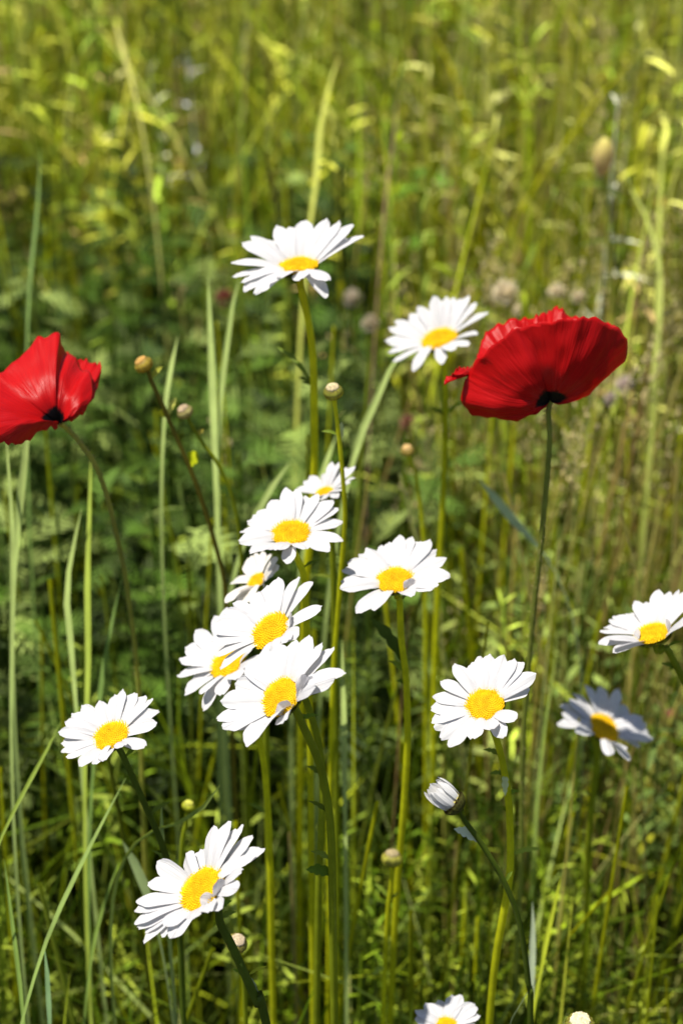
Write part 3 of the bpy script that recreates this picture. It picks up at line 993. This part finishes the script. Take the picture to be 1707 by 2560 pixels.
def seed_pod():
    d = 1.22
    C = P(1507, 392, d)
    ax = nz(np.array([-0.05, 0.0, -1.0]))
    sp = stem_path(C - np.array([0, 0, 0.012]), [(1516, 500), (1518, 600), (1530, 750), (1540, 900), (1545, 1100)], C[1])
    root = empty('poppy_bud', ground_root(sp))
    tag(root, 'blurred pale oval poppy bud hanging on a tall stalk, upper right', 'poppy bud')
    b = MB()
    prof = [(0.05, 1.0), (0.35, 0.93), (0.72, 0.7), (0.95, 0.35), (1.0, 0), (0.93, -0.35), (0.7, -0.7), (0.35, -0.93), (0.1, -1.0)]
    na = 16
    pts = [C + np.array([0.0068 * rr * math.cos(6.283 * j / na) * (1 + 0.05 * math.cos(j * math.pi)), 0.0068 * rr * math.sin(6.283 * j / na), 0.0145 * h]) for rr, h in prof for j in range(na)]
    f = [(i * na + j, i * na + (j + 1) % na, (i + 1) * na + (j + 1) % na, (i + 1) * na + j) for i in range(len(prof) - 1) for j in range(na)]
    cc = np.array([np.array((0.66, 0.62, 0.16)) * (1 - t) + np.array((0.66, 0.42, 0.26)) * t for t in np.linspace(0, 1, len(prof)) for _ in range(na)])
    b.add(pts, f, cc)
    n = 120
    dd = rng.normal(size=(n, 3))
    dd /= np.linalg.norm(dd, axis=1, keepdims=True)
    p0 = C + dd * np.array([0.0068, 0.0068, 0.0145])
    b.build('bud_case', M_STEM, root)
    h = MB()
    h.tubes(np.stack([p0, p0 + dd * 0.0015, p0 + dd * 0.003], 1), 0.00012, (0.45, 0.4, 0.25), sides=3)
    tag(h.build('hair', M_DRY, root), kind='stuff')
    build_stem(root, sp, 0.0016, 0.0019, (0.45, 0.46, 0.08))


seed_pod()


# ------------------------------------------------------------------ single plants one can point to
def blade(label, pix, d0, d1, wpx, col, m=M_GRASS, name='grass_blade', cat='grass blade', group='single grass blades standing out', tipw=0.05, fold=0.14, prof=None):
    """one blade from its lowest visible pixel to its tip, carried on down to the ground"""
    n = len(pix)
    if 0.82 < d0 < 1.0:
        d0, d1 = d0 + 0.05, d1 + 0.05
    pts = [P(x, y, d0 + (d1 - d0) * i / (n - 1)) for i, (x, y) in enumerate(pix)]
    a = pts[0]
    t0 = nz(pts[1] - a)
    down = []
    q = a.copy()
    stp = np.linalg.norm(pts[-1] - a) / n
    while q[2] > 0 and len(down) < 40:
        t0 = nz(t0 * 0.8 + np.array([0, 0, 1.0]) * 0.2)
        q = q - t0 * min(stp, max(0.02, q[2]))
        down.append(q.copy())
    down[-1][2] = min(down[-1][2], 0.0)
    base = down[-1].copy()
    base[2] = 0
    raw = catmull(down[::-1] + pts, 200)
    al = np.concatenate([[0], np.cumsum(np.linalg.norm(np.diff(raw, axis=0), axis=1))])
    tq = np.linspace(0, al[-1], 34)
    c = np.stack([np.interp(tq, al, raw[:, i]) for i in range(3)], 1)
    wm = (0.62 if d0 < 1.1 else 0.46) * wpx * d0 / FPX
    t = np.linspace(0, 1, 34)
    tv = np.clip((tq - (al[-1] - np.sum(np.linalg.norm(np.diff(np.array(pts), axis=0), axis=1)))) / (al[-1] * 0.999), -1, 1)
    ll = np.sum(np.linalg.norm(np.diff(np.array(pts), axis=0), axis=1))
    tv = np.clip((tq - (al[-1] - ll)) / ll, 0, 1)
    if prof is None:
        ww = wm * np.clip(0.62 + tv * 1.2, 0, 1) * np.clip((1 - tv) / 0.5, 0, 1) ** 0.7 + wm * tipw
    else:
        ww = wm * np.maximum(prof(tv), 0.12 * (tv < 0.9))
    root = empty(name, base)
    tag(root, label, cat, group)
    b = MB()
    side = RT * 1.0 + FW * rng.uniform(-0.5, 0.5)
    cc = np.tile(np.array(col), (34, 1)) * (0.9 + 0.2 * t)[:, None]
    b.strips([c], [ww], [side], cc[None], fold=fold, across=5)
    b.build('leaf_blade', m, root)
    return root


PALE = (0.32, 0.40, 0.12)
BLUEG = (0.14, 0.22, 0.05)
LIME = (0.38, 0.43, 0.03)
blade('long straight blade slanting up right at the lower left, below the far left daisy', [(85, 2450), (130, 2320), (190, 2190), (250, 2070), (315, 1945)], 0.80, 0.83, 20, (0.20, 0.28, 0.07))
blade('wide pale blade at the left edge right under the red poppy', [(35, 1450), (45, 1300), (60, 1180), (70, 1060), (85, 960)], 0.86, 0.86, 30, PALE)
blade('narrow pale blade at the left edge, left of the wide one under the poppy', [(28, 1750), (32, 1500), (30, 1300), (22, 1180), (15, 1060)], 0.84, 0.86, 20, PALE)
blade('broad green blade rising between the left poppy stem and the left edge', [(215, 1850), (222, 1650), (220, 1450), (225, 1280), (228, 1130)], 0.86, 0.90, 26, (0.28, 0.35, 0.05))
blade('pale tipped blade left of the hairy poppy stem', [(190, 1750), (178, 1600), (168, 1490), (178, 1400), (205, 1270)], 0.87, 0.88, 26, PALE)
blade('blue green blade crossing behind the hairy poppy stem', [(235, 1900), (250, 1740), (275, 1580), (305, 1450)], 0.88, 0.9, 20, BLUEG)
blade('upright pale green blade left of the tallest daisy stem', [(540, 1200), (536, 1080), (532, 960), (526, 820), (520, 690)], 0.93, 0.96, 30, PALE)
blade('pale blade forking right beside the upright pale blade', [(548, 1080), (552, 980), (565, 880), (585, 740), (600, 690)], 0.94, 0.97, 22, PALE)
blade('short pale blade between the two left hand buds', [(412, 1040), (420, 960), (432, 900), (445, 840)], 0.92, 0.94, 20, PALE)
blade('long pale leaf leaning right behind the round bud', [(870, 1200), (900, 1090), (940, 1000), (985, 900), (1010, 870)], 0.93, 0.96, 28, PALE)
blade('short pale blade beside the small half hidden daisy', [(780, 1280), (800, 1210), (825, 1130), (842, 1085)], 0.96, 0.97, 26, PALE)
blade('pale blade leaning right, upper left of the round daisy', [(625, 1320), (650, 1270), (685, 1210), (725, 1155)], 0.92, 0.93, 28, (0.27, 0.34, 0.10))
blade('upright pale blade right of the front daisy cluster', [(862, 2000), (860, 1850), (857, 1700), (855, 1600)], 0.86, 0.87, 24, PALE)
blade('whitish short blade near the bottom right', [(1328, 2490), (1330, 2400), (1332, 2320), (1330, 2255)], 0.84, 0.83, 24, (0.40, 0.46, 0.30))
blade('bright blade with pointed tip right of the whitish short blade', [(1340, 2480), (1360, 2370), (1385, 2260), (1402, 2190)], 0.84, 0.85, 22, LIME)
blade('broad pale leaf behind the sharpest daisy', [(385, 2290), (368, 2230), (345, 2170), (320, 2125), (305, 2100)], 0.84, 0.83, 44, (0.25, 0.32, 0.13), prof=lambda t: np.sin(np.clip(t, 0.02, 1) * math.pi) ** 0.7)
blade('curved leaf arching right above the sharpest daisy', [(395, 2070), (430, 2062), (480, 2040), (525, 2000), (552, 1960)], 0.82, 0.80, 22, (0.24, 0.31, 0.07))
blade('short forked leaf above the sharpest daisy on the left', [(405, 2075), (404, 2050), (400, 2030), (404, 2010)], 0.82, 0.81, 22, (0.24, 0.31, 0.10))
blade('green blade crossing the left edge beside the far left daisy', [(10, 2080), (60, 1980), (110, 1890), (155, 1800)], 0.82, 0.86, 16, (0.20, 0.27, 0.04))
blade('grey green drooping leaf left of the big poppy stem', [(1340, 1360), (1290, 1310), (1240, 1250), (1195, 1195)], 0.96, 0.94, 40, (0.36, 0.44, 0.24), prof=lambda t: np.sin(np.clip(t, 0.02, 1) * math.pi) ** 0.7)
blade('dark thin leaf crossing the upper left meadow', [(70, 820), (78, 680), (95, 520), (102, 370)], 1.12, 1.18, 20, BLUEG)
blade('bright yellow green stalk standing above the tallest daisy', [(775, 560), (790, 450), (800, 330), (822, 220), (850, 130)], 1.3, 1.4, 30, (0.44, 0.46, 0.09))
blade('pale yellow slanting stalk in the upper left grass', [(330, 200), (312, 140), (298, 90), (285, 50)], 1.5, 1.55, 22, (0.5, 0.48, 0.14))
blade('reddish dry stalk above the daisy beside the poppy', [(950, 640), (965, 480), (985, 330), (995, 220)], 1.3, 1.45, 14, (0.22, 0.14, 0.08), m=M_DRY)
blade('forked bright stalk at the right edge, upper part', [(1640, 900), (1650, 700), (1620, 560), (1575, 470), (1560, 420)], 1.24, 1.34, 26, (0.32, 0.36, 0.08))
blade('upright bright stalk at the right edge beside the forked one', [(1640, 760), (1645, 600), (1650, 450), (1660, 310)], 1.3, 1.42, 24, (0.34, 0.38, 0.08))
blade('slender blade leaning left beside the lowest stems on the left', [(60, 2560), (48, 2440), (30, 2300), (12, 2150)], 0.82, 0.84, 18, (0.16, 0.24, 0.05))
blade('pale short blade standing at the lower left under the slanting blade', [(125, 2560), (122, 2480), (118, 2420), (112, 2370)], 0.82, 0.82, 22, (0.17, 0.27, 0.12))
blade('green blade leaning right in the lower left grass', [(225, 2420), (240, 2330), (270, 2230), (300, 2150)], 0.84, 0.85, 16, (0.18, 0.26, 0.05))
blade('pale folded leaf on the lower right beside the curved stems', [(1318, 2482), (1335, 2465), (1350, 2450), (1362, 2425)], 0.80, 0.80, 22, (0.42, 0.5, 0.24), prof=lambda t: np.where(t > 0.55, np.sin(np.clip((t - 0.5) * 2, 0.02, 1) * math.pi) ** 0.7, 0.15))


def clover(label, px, py, d, r_px, col):
    d *= 1.18
    C = P(px, py, d)
    r = r_px * d / FPX
    sp = stem_path(C - np.array([0, 0, r]), [(px + 4, py + 90), (px + 8, py + 200)], C[1])
    root = empty('clover_flower', ground_root(sp))
    tag(root, label, 'clover', 'faded clover heads behind the poppies')
    b = MB()
    n = 110
    k = np.arange(n)
    z = 1 - 2 * (k + 0.5) / n
    th = k * 2.39996
    q = np.sqrt(1 - z * z)
    dd = np.stack([q * np.cos(th), q * np.sin(th), z], 1)
    keep = z > -0.7
    dd = dd[keep]
    p0 = C + dd * r * 0.3
    p1 = C + dd * r * rng.uniform(0.85, 1.1, (len(dd), 1)) + np.array([0, 0, r * 0.15])
    cc = np.clip(np.array(col)[None] * rng.uniform(0.65, 1.25, (len(dd), 1)), 0, 0.9)
    b.strips(np.stack([p0, (p0 + p1) / 2, p1], 1), np.tile(np.array([0.1, 0.3, 0.16]) * r, (len(dd), 1)), np.cross(dd, [0, 0.2, 1]), cc)
    b.build('flower_head', M_DRY, root)
    build_stem(root, sp, 0.0009, 0.0012, STEM_GREEN)


CLR = (0.72, 0.64, 0.46)
clover('faded pinkish clover head above the big poppy, largest of its row', 1262, 738, 1.12, 36, CLR)
clover('faded clover head above the middle of the big poppy', 1390, 732, 1.13, 22, CLR)
clover('faded clover head right of the one above the poppy middle', 1445, 745, 1.13, 20, CLR)
clover('faded clover head just above the top left edge of the big poppy', 1302, 775, 1.08, 20, CLR)
clover('dull clover head between the two upper daisies', 925, 812, 1.10, 24, (0.5, 0.44, 0.32))
clover('dull clover head left of the daisy beside the poppy', 880, 750, 1.15, 26, (0.5, 0.44, 0.34))
clover('greyish clover head right below the big poppy', 1560, 965, 1.05, 24, (0.56, 0.47, 0.42))
clover('greyish clover head at the lower right of the big poppy', 1525, 1000, 1.03, 18, (0.56, 0.47, 0.42))
clover('pink little clover head at the right edge above the shaded daisy', 1673, 1788, 1.00, 14, (0.55, 0.2, 0.22))
clover('rusty brown dry head between the poppy and the lime stem', 1020, 1060, 1.08, 22, (0.28, 0.13, 0.09))
clover('rusty brown dry head left of the tallest daisy', 562, 748, 1.12, 26, (0.22, 0.09, 0.06))
clover('yellow blurred flower head in the upper right', 1613, 345, 1.3, 20, (0.60, 0.55, 0.12))
clover('orange blurred flower head at the right edge', 1650, 510, 1.25, 14, (0.62, 0.45, 0.12))
clover('yellow blurred flower head high in the right hand grass', 1508, 198, 1.45, 18, (0.55, 0.52, 0.12))


# ------------------------------------------------------------------ ground and meadow
def ground():
    b = MB()
    n = 60
    xs = np.sign(np.linspace(-1, 1, n)) * np.abs(np.linspace(-1, 1, n)) ** 3 * 40
    X, Y = np.meshgrid(xs, xs + 1.0)
    Z = 0.004 * np.sin(X * 9) * np.cos(Y * 7) * (np.abs(X) < 6)
    vi = np.arange(n - 1)[:, None] * n + np.arange(n - 1)[None]
    f = np.stack([vi, vi + 1, vi + n + 1, vi + n], -1).reshape(-1, 4)
    b.add(np.stack([X, Y, Z - 0.004], -1), f, (0.03, 0.03, 0.01))
    tag(b.build('ground', M_SOIL), kind='structure')


ground()


def scatter(n, y0, y1, margin=0.30, dens=1.0):
    """points on the ground within the view wedge plus a margin"""
    Y = y0 + (y1 - y0) * rng.random(n * 3)
    hw = 0.24 * (Y + 0.5) + margin
    X = rng.uniform(-1, 1, n * 3) * (0.24 * (y1 + 0.5) + margin)
    k = np.abs(X) < hw
    return X[k][:n], Y[k][:n]


def zlimit(Y, dmin=0.86):
    """tallest a meadow plant may be at Y before it would stand among the daisies"""
    return H0 - (dmin - Y * math.cos(PITCH)) / math.sin(PITCH)


def pix_of(X, Y, Z):
    v = np.stack([X, Y, Z - H0], -1)
    d = v @ FW
    return 853.5 + FPX * (v @ RT) / d, 1280 - FPX * (v @ UP) / d, d


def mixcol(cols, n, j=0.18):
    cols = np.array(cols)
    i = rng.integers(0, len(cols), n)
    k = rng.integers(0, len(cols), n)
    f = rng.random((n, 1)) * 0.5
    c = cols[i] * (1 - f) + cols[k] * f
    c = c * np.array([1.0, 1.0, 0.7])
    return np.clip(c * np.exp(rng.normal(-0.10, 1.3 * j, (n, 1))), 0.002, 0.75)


def grass(name, label_kind, X, Y, Hh, W, cols, lean=0.25, curve=0.3, mt=M_GRASS, k=8, dmin=0.86, colramp=0.25):
    lim = zlimit(Y, dmin)
    Hh = np.minimum(Hh, lim * rng.uniform(0.85, 1.0, len(Y)))
    ok = Hh > 0.05
    X, Y, Hh, W, cols = X[ok], Y[ok], Hh[ok], W[ok], cols[ok]
    n = len(X)
    az = rng.uniform(0, 2 * math.pi, n)
    ln = np.clip(rng.normal(0, lean, n), -1.5 * lean, 1.5 * lean)
    cv = np.minimum(np.abs(rng.normal(0, curve, n)), 1.6 * curve)
    t = np.linspace(0, 1, k)[None]
    hx = (ln[:, None] * t + cv[:, None] * t ** 2.5) * Hh[:, None]
    px = X[:, None] + np.cos(az)[:, None] * hx
    py = Y[:, None] + np.sin(az)[:, None] * hx * 0.6
    pz = Hh[:, None] * (t - 0.25 * cv[:, None] * t ** 3)
    paths = np.stack([px, py, pz], -1)
    # keep every tip behind the daisies
    _, _, d = pix_of(paths[..., 0], paths[..., 1], paths[..., 2])
    good = d.min(1) > dmin - 0.015
    paths, W, cols = paths[good], W[good], cols[good]
    n = len(W)
    wd = W[:, None] * np.clip(0.6 + t, 0, 1) * np.clip((1.02 - t) / 0.5, 0, 1) ** 0.8
    a2 = rng.uniform(-0.9, 0.9, n)
    side = np.stack([np.cos(a2), np.sin(a2), np.zeros(n)], 1)
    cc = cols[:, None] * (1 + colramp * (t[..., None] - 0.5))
    b = MB()
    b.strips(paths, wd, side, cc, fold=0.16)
    return tag(b.build(name, mt), kind='stuff')


G_BRIGHT = [(0.36, 0.44, 0.03), (0.20, 0.30, 0.04), (0.60, 0.57, 0.09), (0.62, 0.58, 0.14), (0.20, 0.25, 0.015), (0.66, 0.60, 0.18), (0.26, 0.33, 0.07), (0.08, 0.12, 0.012), (0.12, 0.16, 0.012)]
G_MID = [(0.13, 0.21, 0.010), (0.24, 0.32, 0.014), (0.05, 0.09, 0.006), (0.38, 0.43, 0.03), (0.04, 0.07, 0.006)]
G_BLUE = [(0.15, 0.23, 0.05), (0.26, 0.36, 0.09), (0.42, 0.50, 0.20)]
G_DRY = [(0.62, 0.55, 0.20), (0.50, 0.47, 0.14), (0.70, 0.61, 0.30), (0.42, 0.29, 0.15)]
G_LOW_SHADE = [(0.025, 0.035, 0.006), (0.05, 0.06, 0.01), (0.07, 0.045, 0.02)]  # low blade colours with the shade under taller growth painted in

# patches where the growth is thin and one looks down into shadow: picture position, radius
THIN = [(1290, 630, 200, 130, 0.06), (120, 540, 280, 190, 0.3), (560, 780, 90, 160, 0.3), (1620, 2150, 200, 330, 0.15), (500, 2400, 180, 220, 0.2), (150, 2450, 160, 120, 0.5), (1080, 2050, 90, 160, 0.4), (920, 1650, 120, 200, 0.45)]


def thin(X, Y, H_):
    px, py, _ = pix_of(X, Y, np.minimum(H_, zlimit(Y)) * 0.75)
    p = np.ones(len(X))
    for (cx, cy, rx, ry, k_) in THIN:
        q = ((px - cx) / rx) ** 2 + ((py - cy) / ry) ** 2
        p = np.where(q < 1, np.minimum(p, k_), p)
    return rng.random(len(X)) < p


# low carpet: matted growth, coloured extra dark to stand in for shade between plants
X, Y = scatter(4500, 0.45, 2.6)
grass('low_grass', '', X, Y, rng.uniform(0.06, 0.24, len(X)), rng.uniform(0.0025, 0.005, len(X)), mixcol(G_LOW_SHADE, len(X)), 0.45, 0.5, k=6)
# tall blades everywhere
X, Y = scatter(2100, 0.80, 2.2)
Hh = rng.uniform(0.22, 0.48, len(X))
K = thin(X, Y, Hh)
X, Y, Hh = X[K], Y[K], Hh[K]
grass('meadow_grass', '', X, Y, Hh, rng.uniform(0.002, 0.005, len(X)), mixcol(G_MID + G_BLUE, len(X), 0.4), 0.35, 0.5)
# close blades, upright and dense, behind the lower flowers
X, Y = scatter(3600, 0.58, 1.15, 0.2)
Hh = rng.uniform(0.18, 0.40, len(X))
K = thin(X, Y, Hh)
X, Y, Hh = X[K], Y[K], Hh[K]
grass('near_grass', '', X, Y, Hh, rng.uniform(0.0014, 0.0036, len(X)), mixcol(G_MID + [(0.04, 0.07, 0.006), (0.07, 0.12, 0.01)] + G_BLUE, len(X), 0.4) * 0.85, 0.26, 0.45, dmin=0.84)
# bright yellow green stand behind
X, Y = scatter(3200, 1.15, 3.2, 0.4)
Hh = rng.uniform(0.25, 0.66, len(X))
K = thin(X, Y, Hh) & ~((X < -0.02) & (Y < 1.5))
X, Y, Hh = X[K], Y[K], Hh[K]
grass('far_bright_grass', '', X, Y, Hh, rng.uniform(0.0025, 0.007, len(X)), np.minimum(mixcol(G_BRIGHT, len(X), 0.5) * 1.35, 0.75), 0.20, 0.35)
# dry stalks, more to the right
X, Y = scatter(2600, 0.70, 2.4)
keep = rng.random(len(X)) < np.clip(0.25 + X * 3.0, 0.08, 1)
X, Y = X[keep], Y[keep]


def stalks(name, X, Y, Hh, Rr, cols, lean=0.10, dmin=0.88, mt=M_STEM, k=7, heads=0.0, headcol=(0.45, 0.40, 0.22)):
    Hh = np.minimum(Hh, zlimit(Y, dmin) * rng.uniform(0.85, 1, len(Y)))
    ok = Hh > 0.06
    X, Y, Hh, Rr, cols = X[ok], Y[ok], Hh[ok], Rr[ok], cols[ok]
    n = len(X)
    t = np.linspace(0, 1, k)[None]
    az = rng.uniform(0, 6.28, n)
    ln = np.abs(rng.normal(0, lean, n))
    hx = ln[:, None] * Hh[:, None] * (0.5 * t + 0.5 * t ** 2)
    paths = np.stack([X[:, None] + np.cos(az)[:, None] * hx, Y[:, None] + np.sin(az)[:, None] * hx * 0.5, Hh[:, None] * t], -1)
    _, _, d = pix_of(paths[..., 0], paths[..., 1], paths[..., 2])
    good = d.min(1) > dmin - 0.015
    paths, Rr, cols = paths[good], Rr[good], cols[good]
    n = len(Rr)
    b = MB()
    b.tubes(paths, Rr[:, None] * (1.1 - 0.5 * t), cols, sides=5)
    if heads:
        sel = np.where((rng.random(n) < heads) & (paths[:, 0, 1] > 0.98))[0]
        hp, ha = [], []
        for i in sel:
            top = paths[i, -1]
            lenh = rng.uniform(0.03, 0.08)
            m_ = rng.integers(18, 34)
            tt = rng.random(m_)
            sp_ = 0.0015 + 0.0045 * np.sin(tt * math.pi)
            off = rng.normal(size=(m_, 3)) * sp_[:, None] * np.array([1, 1, 0.3])
            hp.append(top + np.array([0, 0, 1.0]) * ((tt - 0.7) * lenh)[:, None] + off)
            ha.append(nz(np.array([0, 0, 1.0])) + off * 25)
        if hp:
            hp = np.concatenate(hp)
            ha = np.concatenate(ha)
            ha /= np.linalg.norm(ha, axis=1, keepdims=True)
            _, _, dh = pix_of(hp[:, 0], hp[:, 1], hp[:, 2])
            g_ = dh > dmin
            hp, ha = hp[g_], ha[g_]
            b.blobs(hp, rng.uniform(0.0006, 0.0012, len(hp)), np.clip(np.array(headcol) * rng.uniform(0.6, 1.3, (len(hp), 1)), 0, 0.9), axis=ha, stretch=2.4)
    return tag(b.build(name, mt), kind='stuff')


X2 = rng.uniform(0.09, 0.55, 420)
Y2 = rng.uniform(0.78, 1.45, 420)
X, Y = np.concatenate([X, X2]), np.concatenate([Y, Y2])
stalks('dry_grass_stalks', X, Y, rng.uniform(0.25, 0.52, len(X)), rng.uniform(0.0005, 0.0015, len(X)), mixcol(G_DRY, len(X), 0.3), 0.14, heads=0.45, headcol=(0.66, 0.58, 0.30))
X, Y = scatter(1050, 0.62, 2.2)
stalks('green_stalks', X, Y, rng.uniform(0.28, 0.55, len(X)), rng.uniform(0.0009, 0.0022, len(X)), mixcol([STEM_LIME, STEM_LIME, STEM_GREEN, (0.2, 0.24, 0.03)], len(X)), 0.12)


def herbs(name, X, Y, Hh, leaf_len, leaf_w, cols, per=22, dmin=0.88, lobes=False, up=0.5):
    """leafy plants: upright stem with leaves all round"""
    Hh = np.minimum(Hh, zlimit(Y, dmin) * rng.uniform(0.8, 0.97, len(Y)))
    ok = Hh > 0.05
    X, Y, Hh, cols = X[ok], Y[ok], Hh[ok], cols[ok]
    n = len(X)
    b = MB()
    t = np.linspace(0, 1, 5)[None]
    az = rng.uniform(0, 6.28, n)
    ln = np.abs(rng.normal(0, 0.12, n))
    hx = ln[:, None] * Hh[:, None] * t
    sp = np.stack([X[:, None] + np.cos(az)[:, None] * hx, Y[:, None] + np.sin(az)[:, None] * hx, Hh[:, None] * t], -1)
    b.tubes(sp, 0.0010, cols * 0.9, sides=4)
    m_ = n * per
    pid = np.repeat(np.arange(n), per)
    f = rng.uniform(0.55, 1.0, m_)
    base = np.stack([X[pid] + np.cos(az[pid]) * ln[pid] * Hh[pid] * f, Y[pid] + np.sin(az[pid]) * ln[pid] * Hh[pid] * f, Hh[pid] * f], 1)
    th = rng.uniform(0, 6.28, m_)
    el = rng.uniform(-0.1, 1.1, m_) * up + 0.15
    dirv = np.stack([np.cos(th) * np.cos(el), np.sin(th) * np.cos(el), np.sin(el)], 1)
    L = leaf_len * rng.uniform(0.5, 1.2, m_) * (1.15 - 0.5 * f)
    k = 6
    tt = np.linspace(0, 1, k)
    paths = base[:, None] + dirv[:, None] * (L[:, None] * tt[None])[..., None]
    paths[..., 2] -= (L[:, None] * 0.35 * tt[None] ** 2)
    _, _, d = pix_of(paths[..., 0], paths[..., 1], paths[..., 2])
    g_ = d.min(1) > dmin - 0.01
    paths, L, pid, th = paths[g_], L[g_], pid[g_], th[g_]
    m_ = len(L)
    cc = cols[pid] * rng.uniform(0.75, 1.3, (m_, 1))
    side = np.stack([-np.sin(th), np.cos(th), rng.uniform(-0.5, 0.5, m_)], 1)
    if not lobes:
        wd = leaf_w * (L / leaf_len)[:, None] * np.sin(np.clip(tt * 0.9 + 0.08, 0, 1) * math.pi)[None] ** 0.8
        b.strips(paths, wd, side, cc, fold=0.12)
    else:
        b.strips(paths, leaf_w * 0.25 * np.ones((1, k)) * (1 - 0.8 * tt)[None], side, cc)
        for s_ in (-1, 1):
            for j in range(1, 6):
                a = paths[:, j]
                tan = paths[:, j] - paths[:, j - 1]
                tan /= np.linalg.norm(tan, axis=1, keepdims=True) + 1e-9
                ll = L * 0.52 * math.sin(math.pi * (j / 6.2) ** 0.8)
                dv = side / np.linalg.norm(side, axis=1, keepdims=True) * s_ * 0.8 + tan * 0.7
                dv[:, 2] -= 0.1
                pp = a[:, None] + dv[:, None] * (ll[:, None] * np.linspace(0, 1, 4)[None])[..., None]
                b.strips(pp, ll[:, None] * np.array([0.12, 0.19, 0.13, 0.01])[None], np.cross(dv, np.cross(side, tan)), cc, fold=0.1)
    return tag(b.build(name, M_HERB), kind='stuff')


# dark lobed leafy growth on the left, middle distance
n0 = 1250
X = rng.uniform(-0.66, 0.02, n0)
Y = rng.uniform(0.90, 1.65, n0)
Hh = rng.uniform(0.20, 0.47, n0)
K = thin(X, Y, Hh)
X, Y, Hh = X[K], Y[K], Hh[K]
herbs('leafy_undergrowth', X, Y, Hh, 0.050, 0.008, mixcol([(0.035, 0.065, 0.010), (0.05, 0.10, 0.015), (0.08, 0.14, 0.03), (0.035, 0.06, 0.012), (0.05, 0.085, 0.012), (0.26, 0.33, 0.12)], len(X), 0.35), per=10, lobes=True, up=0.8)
# general small leaf herbs
X, Y = scatter(1050, 0.75, 2.4)
Hh = rng.uniform(0.22, 0.44, len(X))
K = thin(X, Y, Hh)
X, Y, Hh = X[K], Y[K], Hh[K]
herbs('small_leaf_herbs', X, Y, Hh, 0.030, 0.0038, mixcol([(0.06, 0.10, 0.008), (0.13, 0.20, 0.015), (0.34, 0.42, 0.08)], len(X), 0.35), per=13, up=1.0)
# grey green leafy growth right middle
n0 = 200
X = rng.uniform(0.08, 0.55, n0)
Y = rng.uniform(0.85, 1.35, n0)
herbs('grey_green_herbs', X, Y, rng.uniform(0.20, 0.38, n0), 0.028, 0.006, mixcol([(0.10, 0.16, 0.05), (0.18, 0.26, 0.08), (0.34, 0.40, 0.13)], n0), per=20)
# feathery bright tufts low in front
n0 = 300
X = np.where(rng.random(n0) < 0.55, rng.normal(0.10, 0.06, n0), rng.uniform(-0.25, 0.3, n0))
Y = rng.uniform(0.58, 0.85, n0)
Hh = rng.uniform(0.18, 0.32, n0)
K = thin(X, Y, Hh)
X, Y, Hh = X[K], Y[K], Hh[K]
herbs('feathery_tufts', X, Y, Hh, 0.024, 0.0024, mixcol([(0.18, 0.26, 0.02), (0.10, 0.17, 0.012), (0.32, 0.38, 0.05)], len(X), 0.3), per=24, up=1.5, dmin=0.86)
# far leafy masses that merge at the top
X, Y = scatter(2600, 1.2, 3.4, 0.4)
k_ = ~((X < 0.0) & (Y < 1.5))
X, Y = X[k_], Y[k_]
Hh = rng.uniform(0.30, 0.64, len(X))
K = thin(X, Y, Hh)
X, Y, Hh = X[K], Y[K], Hh[K]
herbs('far_leafy_growth', X, Y, Hh, 0.050, 0.0065, np.minimum(mixcol(G_BRIGHT + [(0.06, 0.09, 0.015), (0.12, 0.16, 0.03), (0.36, 0.25, 0.14)], len(X), 0.5) * 1.35, 0.75), per=14, up=1.5)
